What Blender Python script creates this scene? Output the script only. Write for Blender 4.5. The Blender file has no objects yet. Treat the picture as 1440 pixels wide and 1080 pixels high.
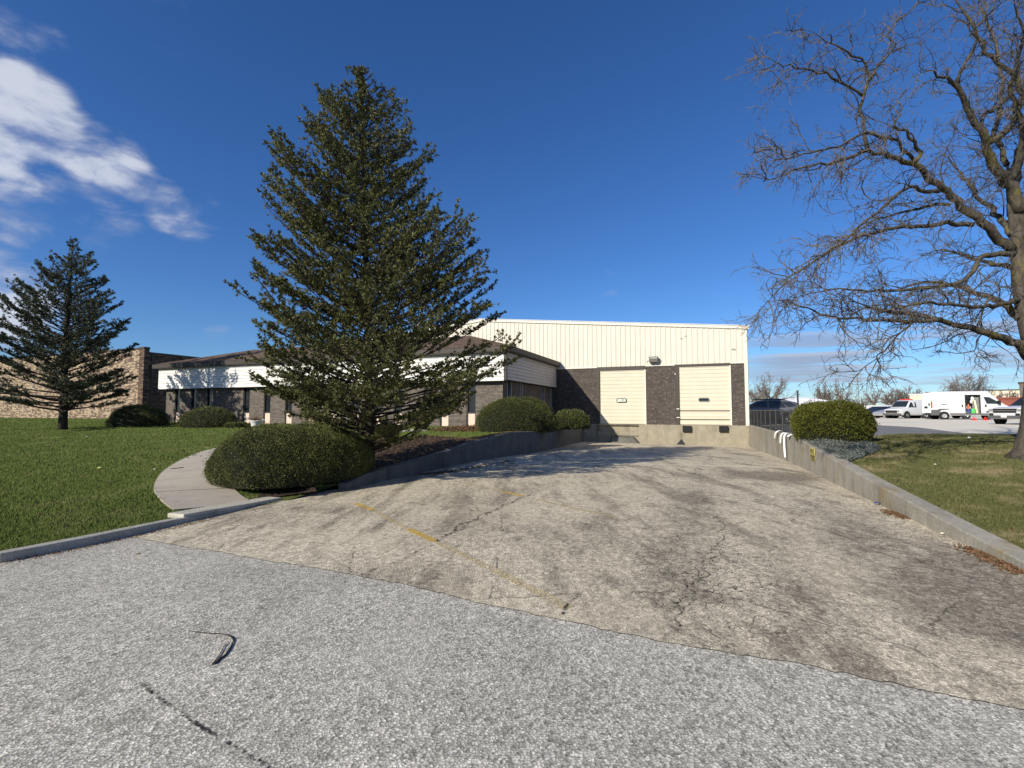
import bpy, bmesh, math, random
import numpy as np
from mathutils import Vector, Matrix, Euler
from mathutils.geometry import delaunay_2d_cdt
random.seed(7); rng = np.random.default_rng(7)
R = math.radians
sc = bpy.context.scene
COL = sc.collection
# ------------------------------------------------------------------ camera
F = 665.0; PITCH = math.atan(37.0/F); CAMZ = 1.6
cam = bpy.data.cameras.new('camera'); cam.sensor_width = 36; cam.lens = 36*F/1440
cam.clip_end = 6000; cam.clip_start = .05
co = bpy.data.objects.new('camera', cam); COL.objects.link(co)
co.location = (0, 0, CAMZ); co.rotation_euler = (math.pi/2+PITCH, 0, 0)
sc.camera = co
cp, sp = math.cos(PITCH), math.sin(PITCH)
def ray(px, py):
    u = (px-720)/F; v = (540-py)/F
    return Vector((u, cp-sp*v, sp+cp*v))
def at(px, py, Y):
    d = ray(px, py); return Vector((0, 0, CAMZ))+d*(Y/d.y)
def on(px, py, zf):
    """point where the sight line meets the ground given by zf(x, y)"""
    d = ray(px, py); lo, hi = .5, 400.
    f = lambda k: CAMZ+d.z*k-zf(d.x*k, d.y*k)
    k = lo
    while k < hi and f(k) > 0: k *= 1.03
    a, b = k/1.03, k
    for _ in range(30):
        m = (a+b)/2
        if f(m) > 0: a = m
        else: b = m
    return Vector((d.x*b, d.y*b, CAMZ+d.z*b))
# ------------------------------------------------------------------ building frame
TH = math.atan(265/665.)
EX = Vector((math.cos(TH), -math.sin(TH), 0)); EY = Vector((math.sin(TH), math.cos(TH), 0))
C0 = at(1053.5, 597.7, 27.0); C0.z = 0
def tob(p):
    d = Vector((p[0]-C0.x, p[1]-C0.y, 0)); return d.dot(EX), d.dot(EY)
def tow(x, y, z=0): return C0+EX*x+EY*y+Vector((0, 0, z))
def bpl(px, py, Yb):
    """(x, z) where the sight line meets the building plane y = Yb"""
    d = ray(px, py); o = tob((0, 0)); k = (Yb-o[1])/d.dot(EY)
    return o[0]+d.dot(EX)*k, CAMZ+d.z*k
def bpx(px, py, Xb):
    d = ray(px, py); o = tob((0, 0)); k = (Xb-o[0])/d.dot(EX)
    return o[1]+d.dot(EY)*k, CAMZ+d.z*k
# ------------------------------------------------------------------ heights
def interp(x, xs, ys): return float(np.interp(x, xs, ys))
def zpave(X, Y):
    x, y = tob((X, Y)); t = -y
    base = interp(t, [-5, 0, 14, 22, 40], [-.43, -.43, -.04, .02, .02])
    c = interp(t, [0, 14, 22, 30, 40], [-.03, .07, .12, .06, 0])
    return base+c*max(-1, min(1, (4.8+x)/4.8))
def zleft(X, Y):
    x, y = tob((X, Y)); t = -y
    return interp(t, [9.2, 15, 20, 25, 30, 60], [.76, .52, .31, .12, .07, .07])
def zright(X, Y):
    x, y = tob((X, Y)); t = -y
    z = interp(t, [10, 14.4, 24.7, 30], [.72, .72, .31, .2])
    return z+.10*max(0, min(1, (x-.5)/4))*(1 if t > 12 else (max(0, t-8)/4))*.8
def zlot(X, Y):
    x, y = tob((X, Y))
    return interp(y, [-12, 40, 75, 500], [.70, .70, .08, .05])
# ------------------------------------------------------------------ object helpers
def tag(o, label=None, cat=None, group=None, kind=None):
    if label: o['label'] = label
    if cat: o['category'] = cat
    if group: o['group'] = group
    if kind: o['kind'] = kind
    return o
def empty(name, loc=(0, 0, 0), rz=0, **k):
    o = bpy.data.objects.new(name, None); COL.objects.link(o); o.empty_display_size = .2
    o.location = loc; o.rotation_euler = (0, 0, rz)
    return tag(o, **k)
def mesh_np(name, V, Fc, mats, parent=None, smooth=False, mi=None, loc=None):
    me = bpy.data.meshes.new(name)
    V = np.asarray(V, dtype=np.float32); Fc = np.asarray(Fc, dtype=np.int32)
    n = Fc.shape[1]
    me.vertices.add(len(V)); me.vertices.foreach_set('co', V.ravel())
    me.loops.add(Fc.size); me.loops.foreach_set('vertex_index', Fc.ravel())
    me.polygons.add(len(Fc))
    me.polygons.foreach_set('loop_start', np.arange(0, Fc.size, n, dtype=np.int32))
    me.polygons.foreach_set('loop_total', np.full(len(Fc), n, dtype=np.int32))
    if mi is not None: me.polygons.foreach_set('material_index', np.asarray(mi, dtype=np.int32))
    if smooth: me.polygons.foreach_set('use_smooth', np.ones(len(Fc), dtype=bool))
    me.update(calc_edges=True); me.validate()
    for m in (mats if isinstance(mats, (list, tuple)) else [mats]): me.materials.append(m)
    o = bpy.data.objects.new(name, me); COL.objects.link(o)
    if parent: o.parent = parent
    if loc is not None: o.location = loc
    return o
class MB:
    def __init__(s): s.v = []; s.f = []
    def add(s, vs, fs):
        n = len(s.v); s.v += [tuple(v) for v in vs]; s.f += [tuple(i+n for i in f) for f in fs]; return s
    def box(s, x0, x1, y0, y1, z0, z1):
        return s.add([(x0, y0, z0), (x1, y0, z0), (x1, y1, z0), (x0, y1, z0), (x0, y0, z1), (x1, y0, z1), (x1, y1, z1), (x0, y1, z1)],
                     [(0, 3, 2, 1), (4, 5, 6, 7), (0, 1, 5, 4), (1, 2, 6, 5), (2, 3, 7, 6), (3, 0, 4, 7)])
    def quad(s, a, b, c, d): return s.add([a, b, c, d], [(0, 1, 2, 3)])
    def poly(s, pts): return s.add(pts, [tuple(range(len(pts)))])
    def prism(s, pts, off):
        """closed polygon pts (3d) extruded by off"""
        n = len(pts); off = Vector(off)
        vs = [Vector(p) for p in pts]+[Vector(p)+off for p in pts]
        fs = [tuple(range(n))[::-1], tuple(range(n, 2*n))]+[(i, (i+1) % n, n+(i+1) % n, n+i) for i in range(n)]
        return s.add(vs, fs)
    def tube(s, pts, rad, n=6, cap=True):
        pts = [Vector(p) for p in pts]; m = len(pts)
        if not hasattr(rad, '__len__'): rad = [rad]*m
        vs = []; up = Vector((0.13, 0.21, 1)).normalized()
        for i, p in enumerate(pts):
            d = (pts[min(i+1, m-1)]-pts[max(i-1, 0)]).normalized()
            a = d.cross(up)
            if a.length < .05: a = d.cross(Vector((1, 0, 0)))
            a.normalize(); b = d.cross(a)
            for k in range(n):
                t = 2*math.pi*k/n; vs.append(p+(a*math.cos(t)+b*math.sin(t))*rad[i])
        fs = [(i*n+k, i*n+(k+1) % n, (i+1)*n+(k+1) % n, (i+1)*n+k) for i in range(m-1) for k in range(n)]
        if cap: fs += [tuple(range(n))[::-1], tuple((m-1)*n+k for k in range(n))]
        return s.add(vs, fs)
    def lathe(s, prof, n=24, c=(0, 0, 0), axis='z'):
        vs = []; m = len(prof)
        for r, h in prof:
            for k in range(n):
                t = 2*math.pi*k/n
                p = (r*math.cos(t), r*math.sin(t), h) if axis == 'z' else (r*math.cos(t), h, r*math.sin(t))
                vs.append((p[0]+c[0], p[1]+c[1], p[2]+c[2]))
        fs = [(i*n+k, i*n+(k+1) % n, (i+1)*n+(k+1) % n, (i+1)*n+k) for i in range(m-1) for k in range(n)]
        return s.add(vs, fs)
    def build(s, name, mat, parent=None, smooth=False, bevel=0, rot=None, loc=None):
        me = bpy.data.meshes.new(name); me.from_pydata(s.v, [], s.f); me.update()
        bm = bmesh.new(); bm.from_mesh(me); bmesh.ops.recalc_face_normals(bm, faces=bm.faces); bm.to_mesh(me); bm.free()
        for m in (mat if isinstance(mat, (list, tuple)) else [mat]): me.materials.append(m)
        o = bpy.data.objects.new(name, me); COL.objects.link(o)
        if parent: o.parent = parent
        if loc is not None: o.location = loc
        if smooth:
            for p in me.polygons: p.use_smooth = True
        if bevel:
            b = o.modifiers.new('b', 'BEVEL'); b.width = bevel; b.segments = 2; b.limit_method = 'ANGLE'; b.angle_limit = R(35)
        return o
def copy_tree(o, parent=None):
    c = o.copy(); COL.objects.link(c); c.parent = parent
    for ch in list(o.children): copy_tree(ch, c)
    return c
# ------------------------------------------------------------------ materials
class NT:
    def __init__(s, name, rough=.9, spec=.3):
        s.m = bpy.data.materials.new(name); s.m.use_nodes = True
        s.t = s.m.node_tree; s.b = s.t.nodes['Principled BSDF']
        s.b.inputs['Roughness'].default_value = rough
        s.b.inputs['Specular IOR Level'].default_value = spec
        s.tc = s.n('ShaderNodeTexCoord')
    def n(s, typ, **k):
        x = s.t.nodes.new(typ)
        for a, b in k.items(): setattr(x, a, b)
        return x
    def l(s, a, b): s.t.links.new(a, b)
    def set(s, sock, v):
        if hasattr(v, 'is_linked') or isinstance(v, bpy.types.NodeSocket): s.l(v, sock)
        else: sock.default_value = v
    def noise(s, scale, detail=4, rough=.55, vec=None, dist=0):
        x = s.n('ShaderNodeTexNoise'); x.inputs['Scale'].default_value = scale; x.inputs['Detail'].default_value = detail
        x.inputs['Roughness'].default_value = rough; x.inputs['Distortion'].default_value = dist
        s.l(vec or s.tc.outputs['Object'], x.inputs['Vector']); return x.outputs['Fac']
    def vor(s, scale, feature='F1', vec=None, rnd=1):
        x = s.n('ShaderNodeTexVoronoi', feature=feature); x.inputs['Scale'].default_value = scale
        x.inputs['Randomness'].default_value = rnd
        s.l(vec or s.tc.outputs['Object'], x.inputs['Vector']); return x
    def map(s, sc=(1, 1, 1), rot=(0, 0, 0), vec=None):
        x = s.n('ShaderNodeMapping'); x.inputs['Scale'].default_value = sc; x.inputs['Rotation'].default_value = rot
        s.l(vec or s.tc.outputs['Object'], x.inputs['Vector']); return x.outputs[0]
    def ramp(s, fac, stops, interp='LINEAR'):
        x = s.n('ShaderNodeValToRGB'); x.color_ramp.interpolation = interp; e = x.color_ramp.elements
        while len(e) < len(stops): e.new(.5)
        for i, (p, c) in enumerate(stops):
            e[i].position = p; e[i].color = (c if hasattr(c, '__len__') else (c, c, c))[:3]+(1,) if not (hasattr(c, '__len__') and len(c) == 4) else c
        s.set(x.inputs[0], fac); return x.outputs[0]
    def mix(s, fac, a, b, mode='MIX'):
        x = s.n('ShaderNodeMix', data_type='RGBA', blend_type=mode)
        s.set(x.inputs[0], fac)
        for i, v in ((6, a), (7, b)):
            if isinstance(v, tuple) and len(v) == 3: v = v+(1,)
            if isinstance(v, (int, float)): v = (v, v, v, 1)
            s.set(x.inputs[i], v)
        return x.outputs[2]
    def math(s, op, a, b=0., c=None, clamp=False):
        x = s.n('ShaderNodeMath', operation=op, use_clamp=clamp)
        s.set(x.inputs[0], a); s.set(x.inputs[1], b)
        if c is not None: s.set(x.inputs[2], c)
        return x.outputs[0]
    def mr(s, v, a, b, c=0., d=1.):
        x = s.n('ShaderNodeMapRange', interpolation_type='SMOOTHSTEP'); s.set(x.inputs[0], v)
        for i, q in enumerate((a, b, c, d)): x.inputs[i+1].default_value = q
        return x.outputs[0]
    def bump(s, h, strength=.4, dist=.02):
        x = s.n('ShaderNodeBump'); x.inputs['Strength'].default_value = strength; x.inputs['Distance'].default_value = dist
        s.l(h, x.inputs['Height']); s.l(x.outputs[0], s.b.inputs['Normal'])
    def out(s, col): s.set(s.b.inputs['Base Color'], col if not (isinstance(col, tuple) and len(col) == 3) else col+(1,)); return s.m
def plain(name, col, rough=.6, var=.12, scale=6, metal=0, spec=.4, bump=0):
    k = NT(name, rough, spec); k.b.inputs['Metallic'].default_value = metal
    n = k.noise(scale, 5); lo = tuple(c*(1-var) for c in col); hi = tuple(min(1, c*(1+var)) for c in col)
    if bump: k.bump(n, bump, .01)
    return k.out(k.ramp(n, [(.3, lo), (.7, hi)]))
M = {}
# grey chip-seal road
k = NT('chipseal', .95, .15)
v = k.vor(58); v2 = k.vor(115)
chip = k.ramp(v.outputs['Color'], [(0, (.08, .077, .072)), (.22, (.25, .243, .23)), (.5, (.50, .49, .465)), (.8, (.72, .705, .67)), (1, (.90, .885, .85))])
chip2 = k.ramp(v2.outputs['Color'], [(0, (.10, .097, .092)), (.5, (.42, .41, .39)), (1, (.80, .785, .75))])
c = k.mix(.35, chip, chip2)
ve_ = k.vor(58, 'DISTANCE_TO_EDGE')
c = k.mix(k.mr(ve_.outputs['Distance'], .02, .13, .6, 0), c, (.08, .077, .072))
c = k.mix(1, c, k.ramp(k.vor(26).outputs['Color'], [(.15, (.87, .87, .87)), (.85, (1.13, 1.13, 1.13))]), 'MULTIPLY')
big = k.noise(.55, 6, .6); mid = k.noise(2.6, 5, .6)
c = k.mix(k.mr(big, .42, .68, 0, .45), c, k.mix(1, c, (.62, .62, .63), 'MULTIPLY'))
c = k.mix(k.mr(mid, .5, .75, 0, .38), c, k.mix(1, c, (.62, .62, .64), 'MULTIPLY'))
c = k.mix(k.mr(k.noise(.9, 3, .5, k.map((1, 1, 1), (0, 0, .7))), .55, .7, 0, .25), c, (.33, .33, .32))
crk = k.n('ShaderNodeAttribute', attribute_name='crack').outputs['Fac']
c = k.mix(k.math('MULTIPLY', k.mr(crk, .1, .6), k.mr(k.noise(14, 4, .8), .42, .55)), c, (.03, .03, .032))
k.bump(k.math('ADD', v.outputs['Distance'], k.math('MULTIPLY', v2.outputs['Distance'], .5)), .38, .010)
c = k.mix(1, c, (1.12, 1.09, .985), 'MULTIPLY')
M['chip'] = k.out(c)
# tan worn asphalt
k = NT('old_asphalt', .93, .15)
v = k.vor(62); v2 = k.vor(110)
c = k.mix(.4, k.ramp(v.outputs['Color'], [(0, (.13, .112, .09)), (.3, (.38, .34, .275)), (.6, (.62, .56, .455)), (1, (.86, .79, .65))]),
          k.ramp(v2.outputs['Color'], [(0, (.18, .158, .13)), (.5, (.50, .45, .365)), (1, (.76, .695, .57))]))
ve_ = k.vor(62, 'DISTANCE_TO_EDGE')
c = k.mix(k.mr(ve_.outputs['Distance'], .02, .12, .5, 0), c, (.10, .088, .07))
c = k.mix(1, c, k.ramp(k.vor(22).outputs['Color'], [(.15, (.78, .775, .77)), (.85, (1.28, 1.275, 1.26))]), 'MULTIPLY')
st = k.n('ShaderNodeAttribute', attribute_name='stain').outputs['Fac']
lt = k.n('ShaderNodeAttribute', attribute_name='pale').outputs['Fac']
n1 = k.noise(.8, 7, .62); n2 = k.noise(3.2, 6, .65); n4 = k.noise(13, 4, .6)
# stains run along the traffic direction
vm = k.map((1.6, .28, 1), (0, 0, TH)); n3 = k.noise(1.0, 6, .62, vm)
n5 = k.noise(2.2, 7, .7, k.map((1.5, .5, 1), (0, 0, TH)))
d = k.math('ADD', k.mr(n3, .48, .66, 0, .75), k.math('ADD', k.mr(n1, .54, .72, 0, .3), k.mr(n5, .50, .64, 0, .6)))
d = k.math('ADD', d, k.math('MULTIPLY', st, k.mr(n2, .25, .6, .45, 1.15)))
d = k.math('MULTIPLY', k.math('MINIMUM', d, 1.), k.mr(n4, .2, .6, .6, 1.))
c = k.mix(d, c, k.mix(1, c, (.42, .41, .415), 'MULTIPLY'))
c = k.mix(k.math('MULTIPLY', k.math('ADD', lt, k.mr(n1, .35, .5, .22, 0)), k.mr(n2, .3, .65)), c, (.60, .53, .40))
# alligator cracking where the base has failed
ve = k.vor(7.5, 'DISTANCE_TO_EDGE', k.map((1, 1, 1))); nz = k.noise(5, 4, .6)
al = k.n('ShaderNodeAttribute', attribute_name='alligator').outputs['Fac']
warp = k.n('ShaderNodeVectorMath', operation='ADD'); k.l(k.tc.outputs['Object'], warp.inputs[0])
nzv = k.n('ShaderNodeTexNoise'); nzv.inputs['Scale'].default_value = 7; k.l(k.tc.outputs['Object'], nzv.inputs['Vector'])
scv = k.n('ShaderNodeVectorMath', operation='SCALE'); scv.inputs['Scale'].default_value = .16; k.l(nzv.outputs['Color'], scv.inputs[0]); k.l(scv.outputs[0], warp.inputs[1])
k.l(warp.outputs[0], ve.inputs['Vector'])
edge = k.mr(ve.outputs['Distance'], .008, .03, 1, 0)
ac = k.math('MULTIPLY', edge, k.math('MULTIPLY', al, k.mr(n2, .36, .56)))
ve2 = k.vor(.42, 'DISTANCE_TO_EDGE'); k.l(warp.outputs[0], ve2.inputs['Vector'])
ac2 = k.math('MULTIPLY', k.mr(ve2.outputs['Distance'], .0015, .006, 1, 0), k.mr(n2, .42, .55))
ac = k.math('MAXIMUM', ac, k.math('MULTIPLY', ac2, .8))
c = k.mix(k.math('MULTIPLY', ac, .7), c, (.04, .035, .03))
h = k.math('SUBTRACT', k.math('ADD', v.outputs['Distance'], k.math('MULTIPLY', v2.outputs['Distance'], .5)), k.math('MULTIPLY', ac, 1.2))
k.bump(h, .45, .010)
c = k.mix(1, c, (1.13, 1.115, 1.05), 'MULTIPLY')
M['asphalt'] = k.out(c)
# parking lot, pale
k = NT('pale_lot', .95, .12)
c = k.ramp(k.noise(60, 3), [(.3, (.62, .57, .47)), (.7, (.78, .72, .60))])
c = k.mix(k.mr(k.noise(.35, 6, .6, k.map((.4, 1.6, 1), (0, 0, TH))), .5, .7, 0, .55), c, (.45, .43, .38))
M['lot'] = k.out(c)
k = NT('grey_lot', .95, .12)
c = k.ramp(k.noise(50, 3), [(.3, (.13, .13, .13)), (.7, (.24, .235, .23))])
c = k.mix(k.mr(k.noise(.8, 6, .6), .5, .7, 0, .5), c, (.33, .32, .3)); M['greylot'] = k.out(c)
# concrete walls
def concrete(name, a, b, dirt=(.13, .115, .09), moss=.0, joint=None):
    k = NT(name, .92, .2)
    c = k.ramp(k.noise(2.2, 7, .65), [(.3, a), (.7, b)])
    c = k.mix(.3, c, k.ramp(k.noise(45, 3), [(.3, tuple(x*.6 for x in a)), (.7, tuple(min(1, x*1.3) for x in b))]))
    st = k.noise(2.6, 8, .7, k.map((1, 1, .10)))
    c = k.mix(k.math('MULTIPLY', k.mr(st, .46, .74, 0, .8), k.mr(k.noise(1.3, 3), .35, .6, .25, 1)), c, dirt)
    lowz = k.n('ShaderNodeSeparateXYZ'); k.l(k.tc.outputs['Object'], lowz.inputs[0])
    c = k.mix(k.mr(k.noise(9, 5, .7), .58, .7, 0, .5), c, tuple(x*.45 for x in a))
    if moss: c = k.mix(k.mr(k.noise(1.7, 6, .7, k.map((1, 1, .7))), .53, .68, 0, moss), c, (.27, .19, .055))
    k.bump(k.noise(24, 8, .75), .7, .03)
    return k.out(c)
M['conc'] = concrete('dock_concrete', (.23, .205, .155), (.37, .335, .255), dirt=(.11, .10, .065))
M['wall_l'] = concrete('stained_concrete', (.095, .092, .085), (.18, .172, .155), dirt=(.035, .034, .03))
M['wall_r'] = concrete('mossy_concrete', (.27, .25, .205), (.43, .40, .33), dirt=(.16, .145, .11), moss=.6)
M['kerb'] = concrete('kerb_concrete', (.32, .30, .26), (.47, .45, .40), dirt=(.2, .19, .16))
M['step'] = concrete('pale_concrete', (.46, .43, .36), (.58, .55, .46), dirt=(.36, .33, .27))
k = NT('sidewalk', .9, .2)
c = k.ramp(k.noise(1.6, 6, .6), [(.3, (.40, .35, .275)), (.7, (.52, .46, .37))])
c = k.mix(.3, c, k.ramp(k.noise(80, 2), [(.3, (.22, .2, .17)), (.7, (.55, .5, .43))]))
c = k.mix(k.mr(k.noise(4, 5, .65), .58, .72, 0, .6), c, (.22, .19, .155)); k.bump(k.noise(70, 4), .25, .008)
M['path'] = k.out(c)
# grass soil sheet and blades
def grassmat(name, cols, dry=(.2, .18, .09), drya=.4, ds=.9):
    k = NT(name, .9, .12)
    c = k.ramp(k.noise(26, 5, .7), [(.3, cols[0]), (.5, cols[1]), (.72, cols[2])])
    c = k.mix(k.mr(k.noise(ds, 6, .65), .48, .68, 0, drya), c, dry)
    c = k.mix(k.mr(k.noise(5, 5, .65), .5, .72, 0, .35), c, cols[0])
    k.bump(k.noise(60, 5, .7), .8, .03)
    return k.out(c)
M['lawnL'] = grassmat('lawn_green', [(.050, .068, .016), (.085, .115, .030), (.14, .17, .055)], (.16, .16, .065), .55)
M['lawnR'] = grassmat('lawn_dry', [(.040, .044, .014), (.080, .085, .030), (.15, .14, .065)], (.19, .16, .085), .8, .8)
M['bladeL'] = grassmat('grass_blade_green', [(.060, .088, .018), (.115, .158, .036), (.20, .24, .08)], (.22, .22, .09), .5)
M['bladeR'] = grassmat('grass_blade_dry', [(.06, .075, .02), (.13, .14, .05), (.26, .24, .12)], (.33, .27, .16), .9, 1.3)
M['ground'] = grassmat('far_ground', [(.06, .065, .03), (.10, .10, .05), (.15, .14, .08)], (.2, .18, .1), .5, .05)
# mulch
k = NT('mulch', .95, .1)
c = k.ramp(k.vor(38, vec=k.map((1, 2.2, 1), (0, 0, .6))).outputs['Color'], [(0, (.018, .012, .009)), (.4, (.045, .032, .024)), (.75, (.09, .065, .048)), (1, (.17, .13, .1))])
k.bump(k.noise(40, 5, .7), 1, .04); M['mulch'] = k.out(c)
# bark
def bark(name, a, b, lich=None, s=14):
    k = NT(name, .95, .1)
    c = k.ramp(k.noise(s, 6, .7, k.map((1, 1, .3))), [(.32, a), (.68, b)])
    if lich:
        c = k.mix(k.mr(k.noise(2.3, 5, .65), .5, .66, 0, .85), c, lich)
    k.bump(k.noise(s*1.6, 6, .7, k.map((1, 1, .25))), .9, .03); return k.out(c)
M['bark_con'] = bark('conifer_bark', (.022, .018, .015), (.065, .054, .045))
M['bark_dec'] = bark('locust_bark', (.038, .033, .027), (.135, .118, .095), (.15, .125, .035))
M['twig'] = bark('locust_twig', (.055, .048, .042), (.17, .152, .135), None, 6)
M['twig_far'] = plain('far_twig', (.15, .125, .11), .95, .2)
# foliage
def leaf(name, cols, s=3.):
    k = NT(name, .62, .25)
    c = k.ramp(k.noise(s, 5, .7), [(.3, cols[0]), (.5, cols[1]), (.7, cols[2])])
    c = k.mix(.45, c, k.ramp(k.noise(45, 2, .6), [(.3, cols[0]), (.72, cols[2])]))
    return k.out(c)
M['con'] = leaf('conifer_needles', [(.042, .052, .017), (.095, .104, .034), (.19, .185, .068)])
M['con2'] = leaf('blue_conifer_needles', [(.044, .055, .032), (.088, .10, .058), (.16, .165, .098)])
M['yew'] = leaf('yew_leaves', [(.034, .044, .012), (.085, .098, .025), (.23, .235, .075)], 5)
M['yew2'] = leaf('yew_leaves_light', [(.032, .042, .010), (.070, .084, .020), (.14, .15, .045)], 5)
M['box'] = leaf('clipped_yellow_green_leaves', [(.032, .042, .006), (.075, .085, .012), (.16, .16, .028)], 6)
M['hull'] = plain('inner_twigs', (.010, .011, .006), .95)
M['jun'] = leaf('juniper_leaves', [(.04, .05, .045), (.10, .12, .11), (.20, .21, .19)], 8)
M['deadleaf'] = leaf('dead_leaves', [(.05, .025, .012), (.13, .07, .035), (.24, .14, .075)], 12)
# bricks
def brick(name, c1, c2, mortar, bw=.2, bh=.067, ms=.008, clump=None, speck=None, dark=None, off=.5):
    k = NT(name, .9, .2)
    sx = k.n('ShaderNodeSeparateXYZ'); k.l(k.tc.outputs['Object'], sx.inputs[0])
    sn = k.n('ShaderNodeSeparateXYZ'); k.l(k.tc.outputs['Normal'], sn.inputs[0])
    ax = k.math('ABSOLUTE', sn.outputs[0]); ay = k.math('ABSOLUTE', sn.outputs[1])
    u = k.math('ADD', k.math('MULTIPLY', sx.outputs[0], ay), k.math('MULTIPLY', sx.outputs[1], ax))
    cb = k.n('ShaderNodeCombineXYZ'); k.l(u, cb.inputs[0]); k.l(sx.outputs[2], cb.inputs[1])
    b = k.n('ShaderNodeTexBrick'); k.l(cb.outputs[0], b.inputs['Vector'])
    b.inputs['Scale'].default_value = 1; b.inputs['Brick Width'].default_value = bw; b.inputs['Row Height'].default_value = bh
    b.inputs['Mortar Size'].default_value = ms; b.inputs['Mortar Smooth'].default_value = .1; b.offset = off; b.inputs['Bias'].default_value = -.1
    b.inputs['Color1'].default_value = c1+(1,); b.inputs['Color2'].default_value = c2+(1,); b.inputs['Mortar'].default_value = mortar+(1,)
    c = b.outputs['Color']
    if clump:
        # whole bricks turn tan, chosen brick by brick
        fl = k.n('ShaderNodeVectorMath', operation='SNAP'); k.l(cb.outputs[0], fl.inputs[0]); fl.inputs[1].default_value = (bw, bh, 1)
        n = k.noise(1.0, 3, .7, k.map((1.5, 5.5, 1), vec=fl.outputs[0]))
        w = k.n('ShaderNodeTexWhiteNoise'); k.l(fl.outputs[0], w.inputs[0])
        f = k.mr(k.math('ADD', n, k.math('MULTIPLY', w.outputs[0], .16)), .57, .60)
        c = k.mix(f, c, k.mix(w.outputs[0], clump, tuple(x*.75 for x in clump)))
    if speck:
        fl = k.n('ShaderNodeVectorMath', operation='SNAP'); k.l(cb.outputs[0], fl.inputs[0]); fl.inputs[1].default_value = (bw/2, bh, 1)
        w = k.n('ShaderNodeTexWhiteNoise'); k.l(fl.outputs[0], w.inputs[0])
        c = k.mix(k.mr(w.outputs[0], .88, .97, 0, .8), c, speck)
    n = k.noise(1.1, 6, .6); c = k.mix(k.mr(n, .45, .75, 0, .4), c, k.mix(1, c, (.6, .58, .56), 'MULTIPLY'))
    k.bump(b.outputs['Fac'], -.35, .01)
    return k.out(c)
M['brick_dock'] = brick('dark_brick', (.028, .022, .019), (.085, .066, .054), (.13, .118, .108), ms=.011, speck=(.16, .14, .12))
M['brick_off'] = brick('grey_brown_brick', (.13, .11, .095), (.24, .205, .17), (.045, .04, .037), ms=.010)
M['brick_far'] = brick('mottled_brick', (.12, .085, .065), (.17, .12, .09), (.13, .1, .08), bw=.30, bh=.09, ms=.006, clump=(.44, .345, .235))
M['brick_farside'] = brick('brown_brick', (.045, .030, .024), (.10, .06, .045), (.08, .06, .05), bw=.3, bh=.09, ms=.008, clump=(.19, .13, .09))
M['cream'] = plain('cream_metal', (.60, .56, .46), .55, .05, 1.2)
k = NT('cream_cladding', .55, .4)
c = k.ramp(k.noise(.8, 4), [(.3, (.585, .55, .465)), (.7, (.635, .60, .515))])
c = k.mix(k.mr(k.noise(3.3, 7, .7, k.map((1, 1, .12))), .52, .78, 0, .5), c, (.46, .41, .31)); c = k.mix(k.mr(k.noise(7, 5, .7), .66, .8, 0, .5), c, (.38, .32, .22))
M['cream_clad'] = k.out(c)
M['cream_trim'] = plain('cream_trim', (.68, .645, .55), .5, .04, 2)
M['door'] = plain('cream_door_panel', (.63, .58, .46), .5, .04, 1.5)
M['white_siding'] = plain('white_siding', (.70, .69, .655), .55, .05, 1.5)
M['grey_siding'] = plain('grey_tan_siding', (.52, .47, .43), .6, .06, 1.5)
M['brown_trim'] = plain('brown_trim', (.045, .036, .03), .6, .15)
M['brown_steel'] = plain('brown_steel', (.055, .045, .036), .55, .12)
M['soffit'] = plain('soffit', (.10, .085, .075), .8)
k = NT('shingles', .95, .1)
c = k.ramp(k.vor(5, vec=k.map((1, 1, 3))).outputs['Color'], [(0, (.065, .045, .035)), (.5, (.115, .08, .06)), (1, (.18, .13, .10))])
k.bump(k.noise(30, 4), .6, .02); M['shingle'] = k.out(c)
M['panel'] = plain('pink_beige_panel', (.66, .52, .42), .7, .06)
def glass(name, col=(.012, .014, .017), r=.12):
    k = NT(name, r, .6); return k.out(k.ramp(k.noise(3, 3), [(.3, col), (.7, tuple(x*1.6 for x in col))]))
M['glass'] = glass('dark_glass'); M['carglass'] = glass('car_glass', (.015, .02, .026), .08)
M['frame_dark'] = plain('bronze_frame', (.022, .02, .019), .5)
M['frame_grey'] = plain('grey_frame', (.30, .29, .31), .5)
M['black'] = plain('black_rubber', (.012, .012, .012), .8)
M['galv'] = plain('galvanised_steel', (.30, .29, .27), .5, .15, 5, .4)
M['white_paint'] = plain('white_car_paint', (.60, .61, .62), .25, .02, 2, 0, .6)
M['white_plastic'] = plain('white_plastic', (.80, .80, .76), .5, .04)
M['navy_paint'] = plain('blue_grey_car_paint', (.13, .135, .145), .25, .05, 2, .3, .6)
M['dark_paint'] = plain('dark_teal_car_paint', (.02, .03, .035), .25, .05, 2, .1, .6)
M['silver_paint'] = plain('silver_car_paint', (.42, .43, .44), .3, .05, 2, .4, .5)
M['clad'] = plain('grey_cladding', (.09, .09, .095), .75)
M['rim'] = plain('alloy_rim', (.5, .5, .5), .35, .05, 5, .6)
M['red'] = plain('red_plastic', (.62, .04, .03), .4); M['orange'] = plain('orange_plastic', (.50, .13, .05), .5)
M['green'] = plain('green_plastic', (.10, .5, .12), .5); M['blue'] = plain('blue_plastic', (.02, .05, .22), .5)
M['plywood'] = plain('pale_board', (.68, .62, .42), .7); M['tarp'] = plain('grey_quilt', (.20, .21, .20), .9, .15)
M['cloth'] = plain('white_cloth', (.85, .84, .80), .9, .05, 12, bump=.3)
M['yellow'] = plain('faded_yellow_paint', (.50, .40, .10), .8, .25, 8)
M['yellow_worn'] = None
M['olive'] = plain('olive_lettering', (.10, .085, .02), .8)
M['chain'] = plain('fence_wire', (.035, .035, .035), .5, .1, 3, .3)
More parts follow.
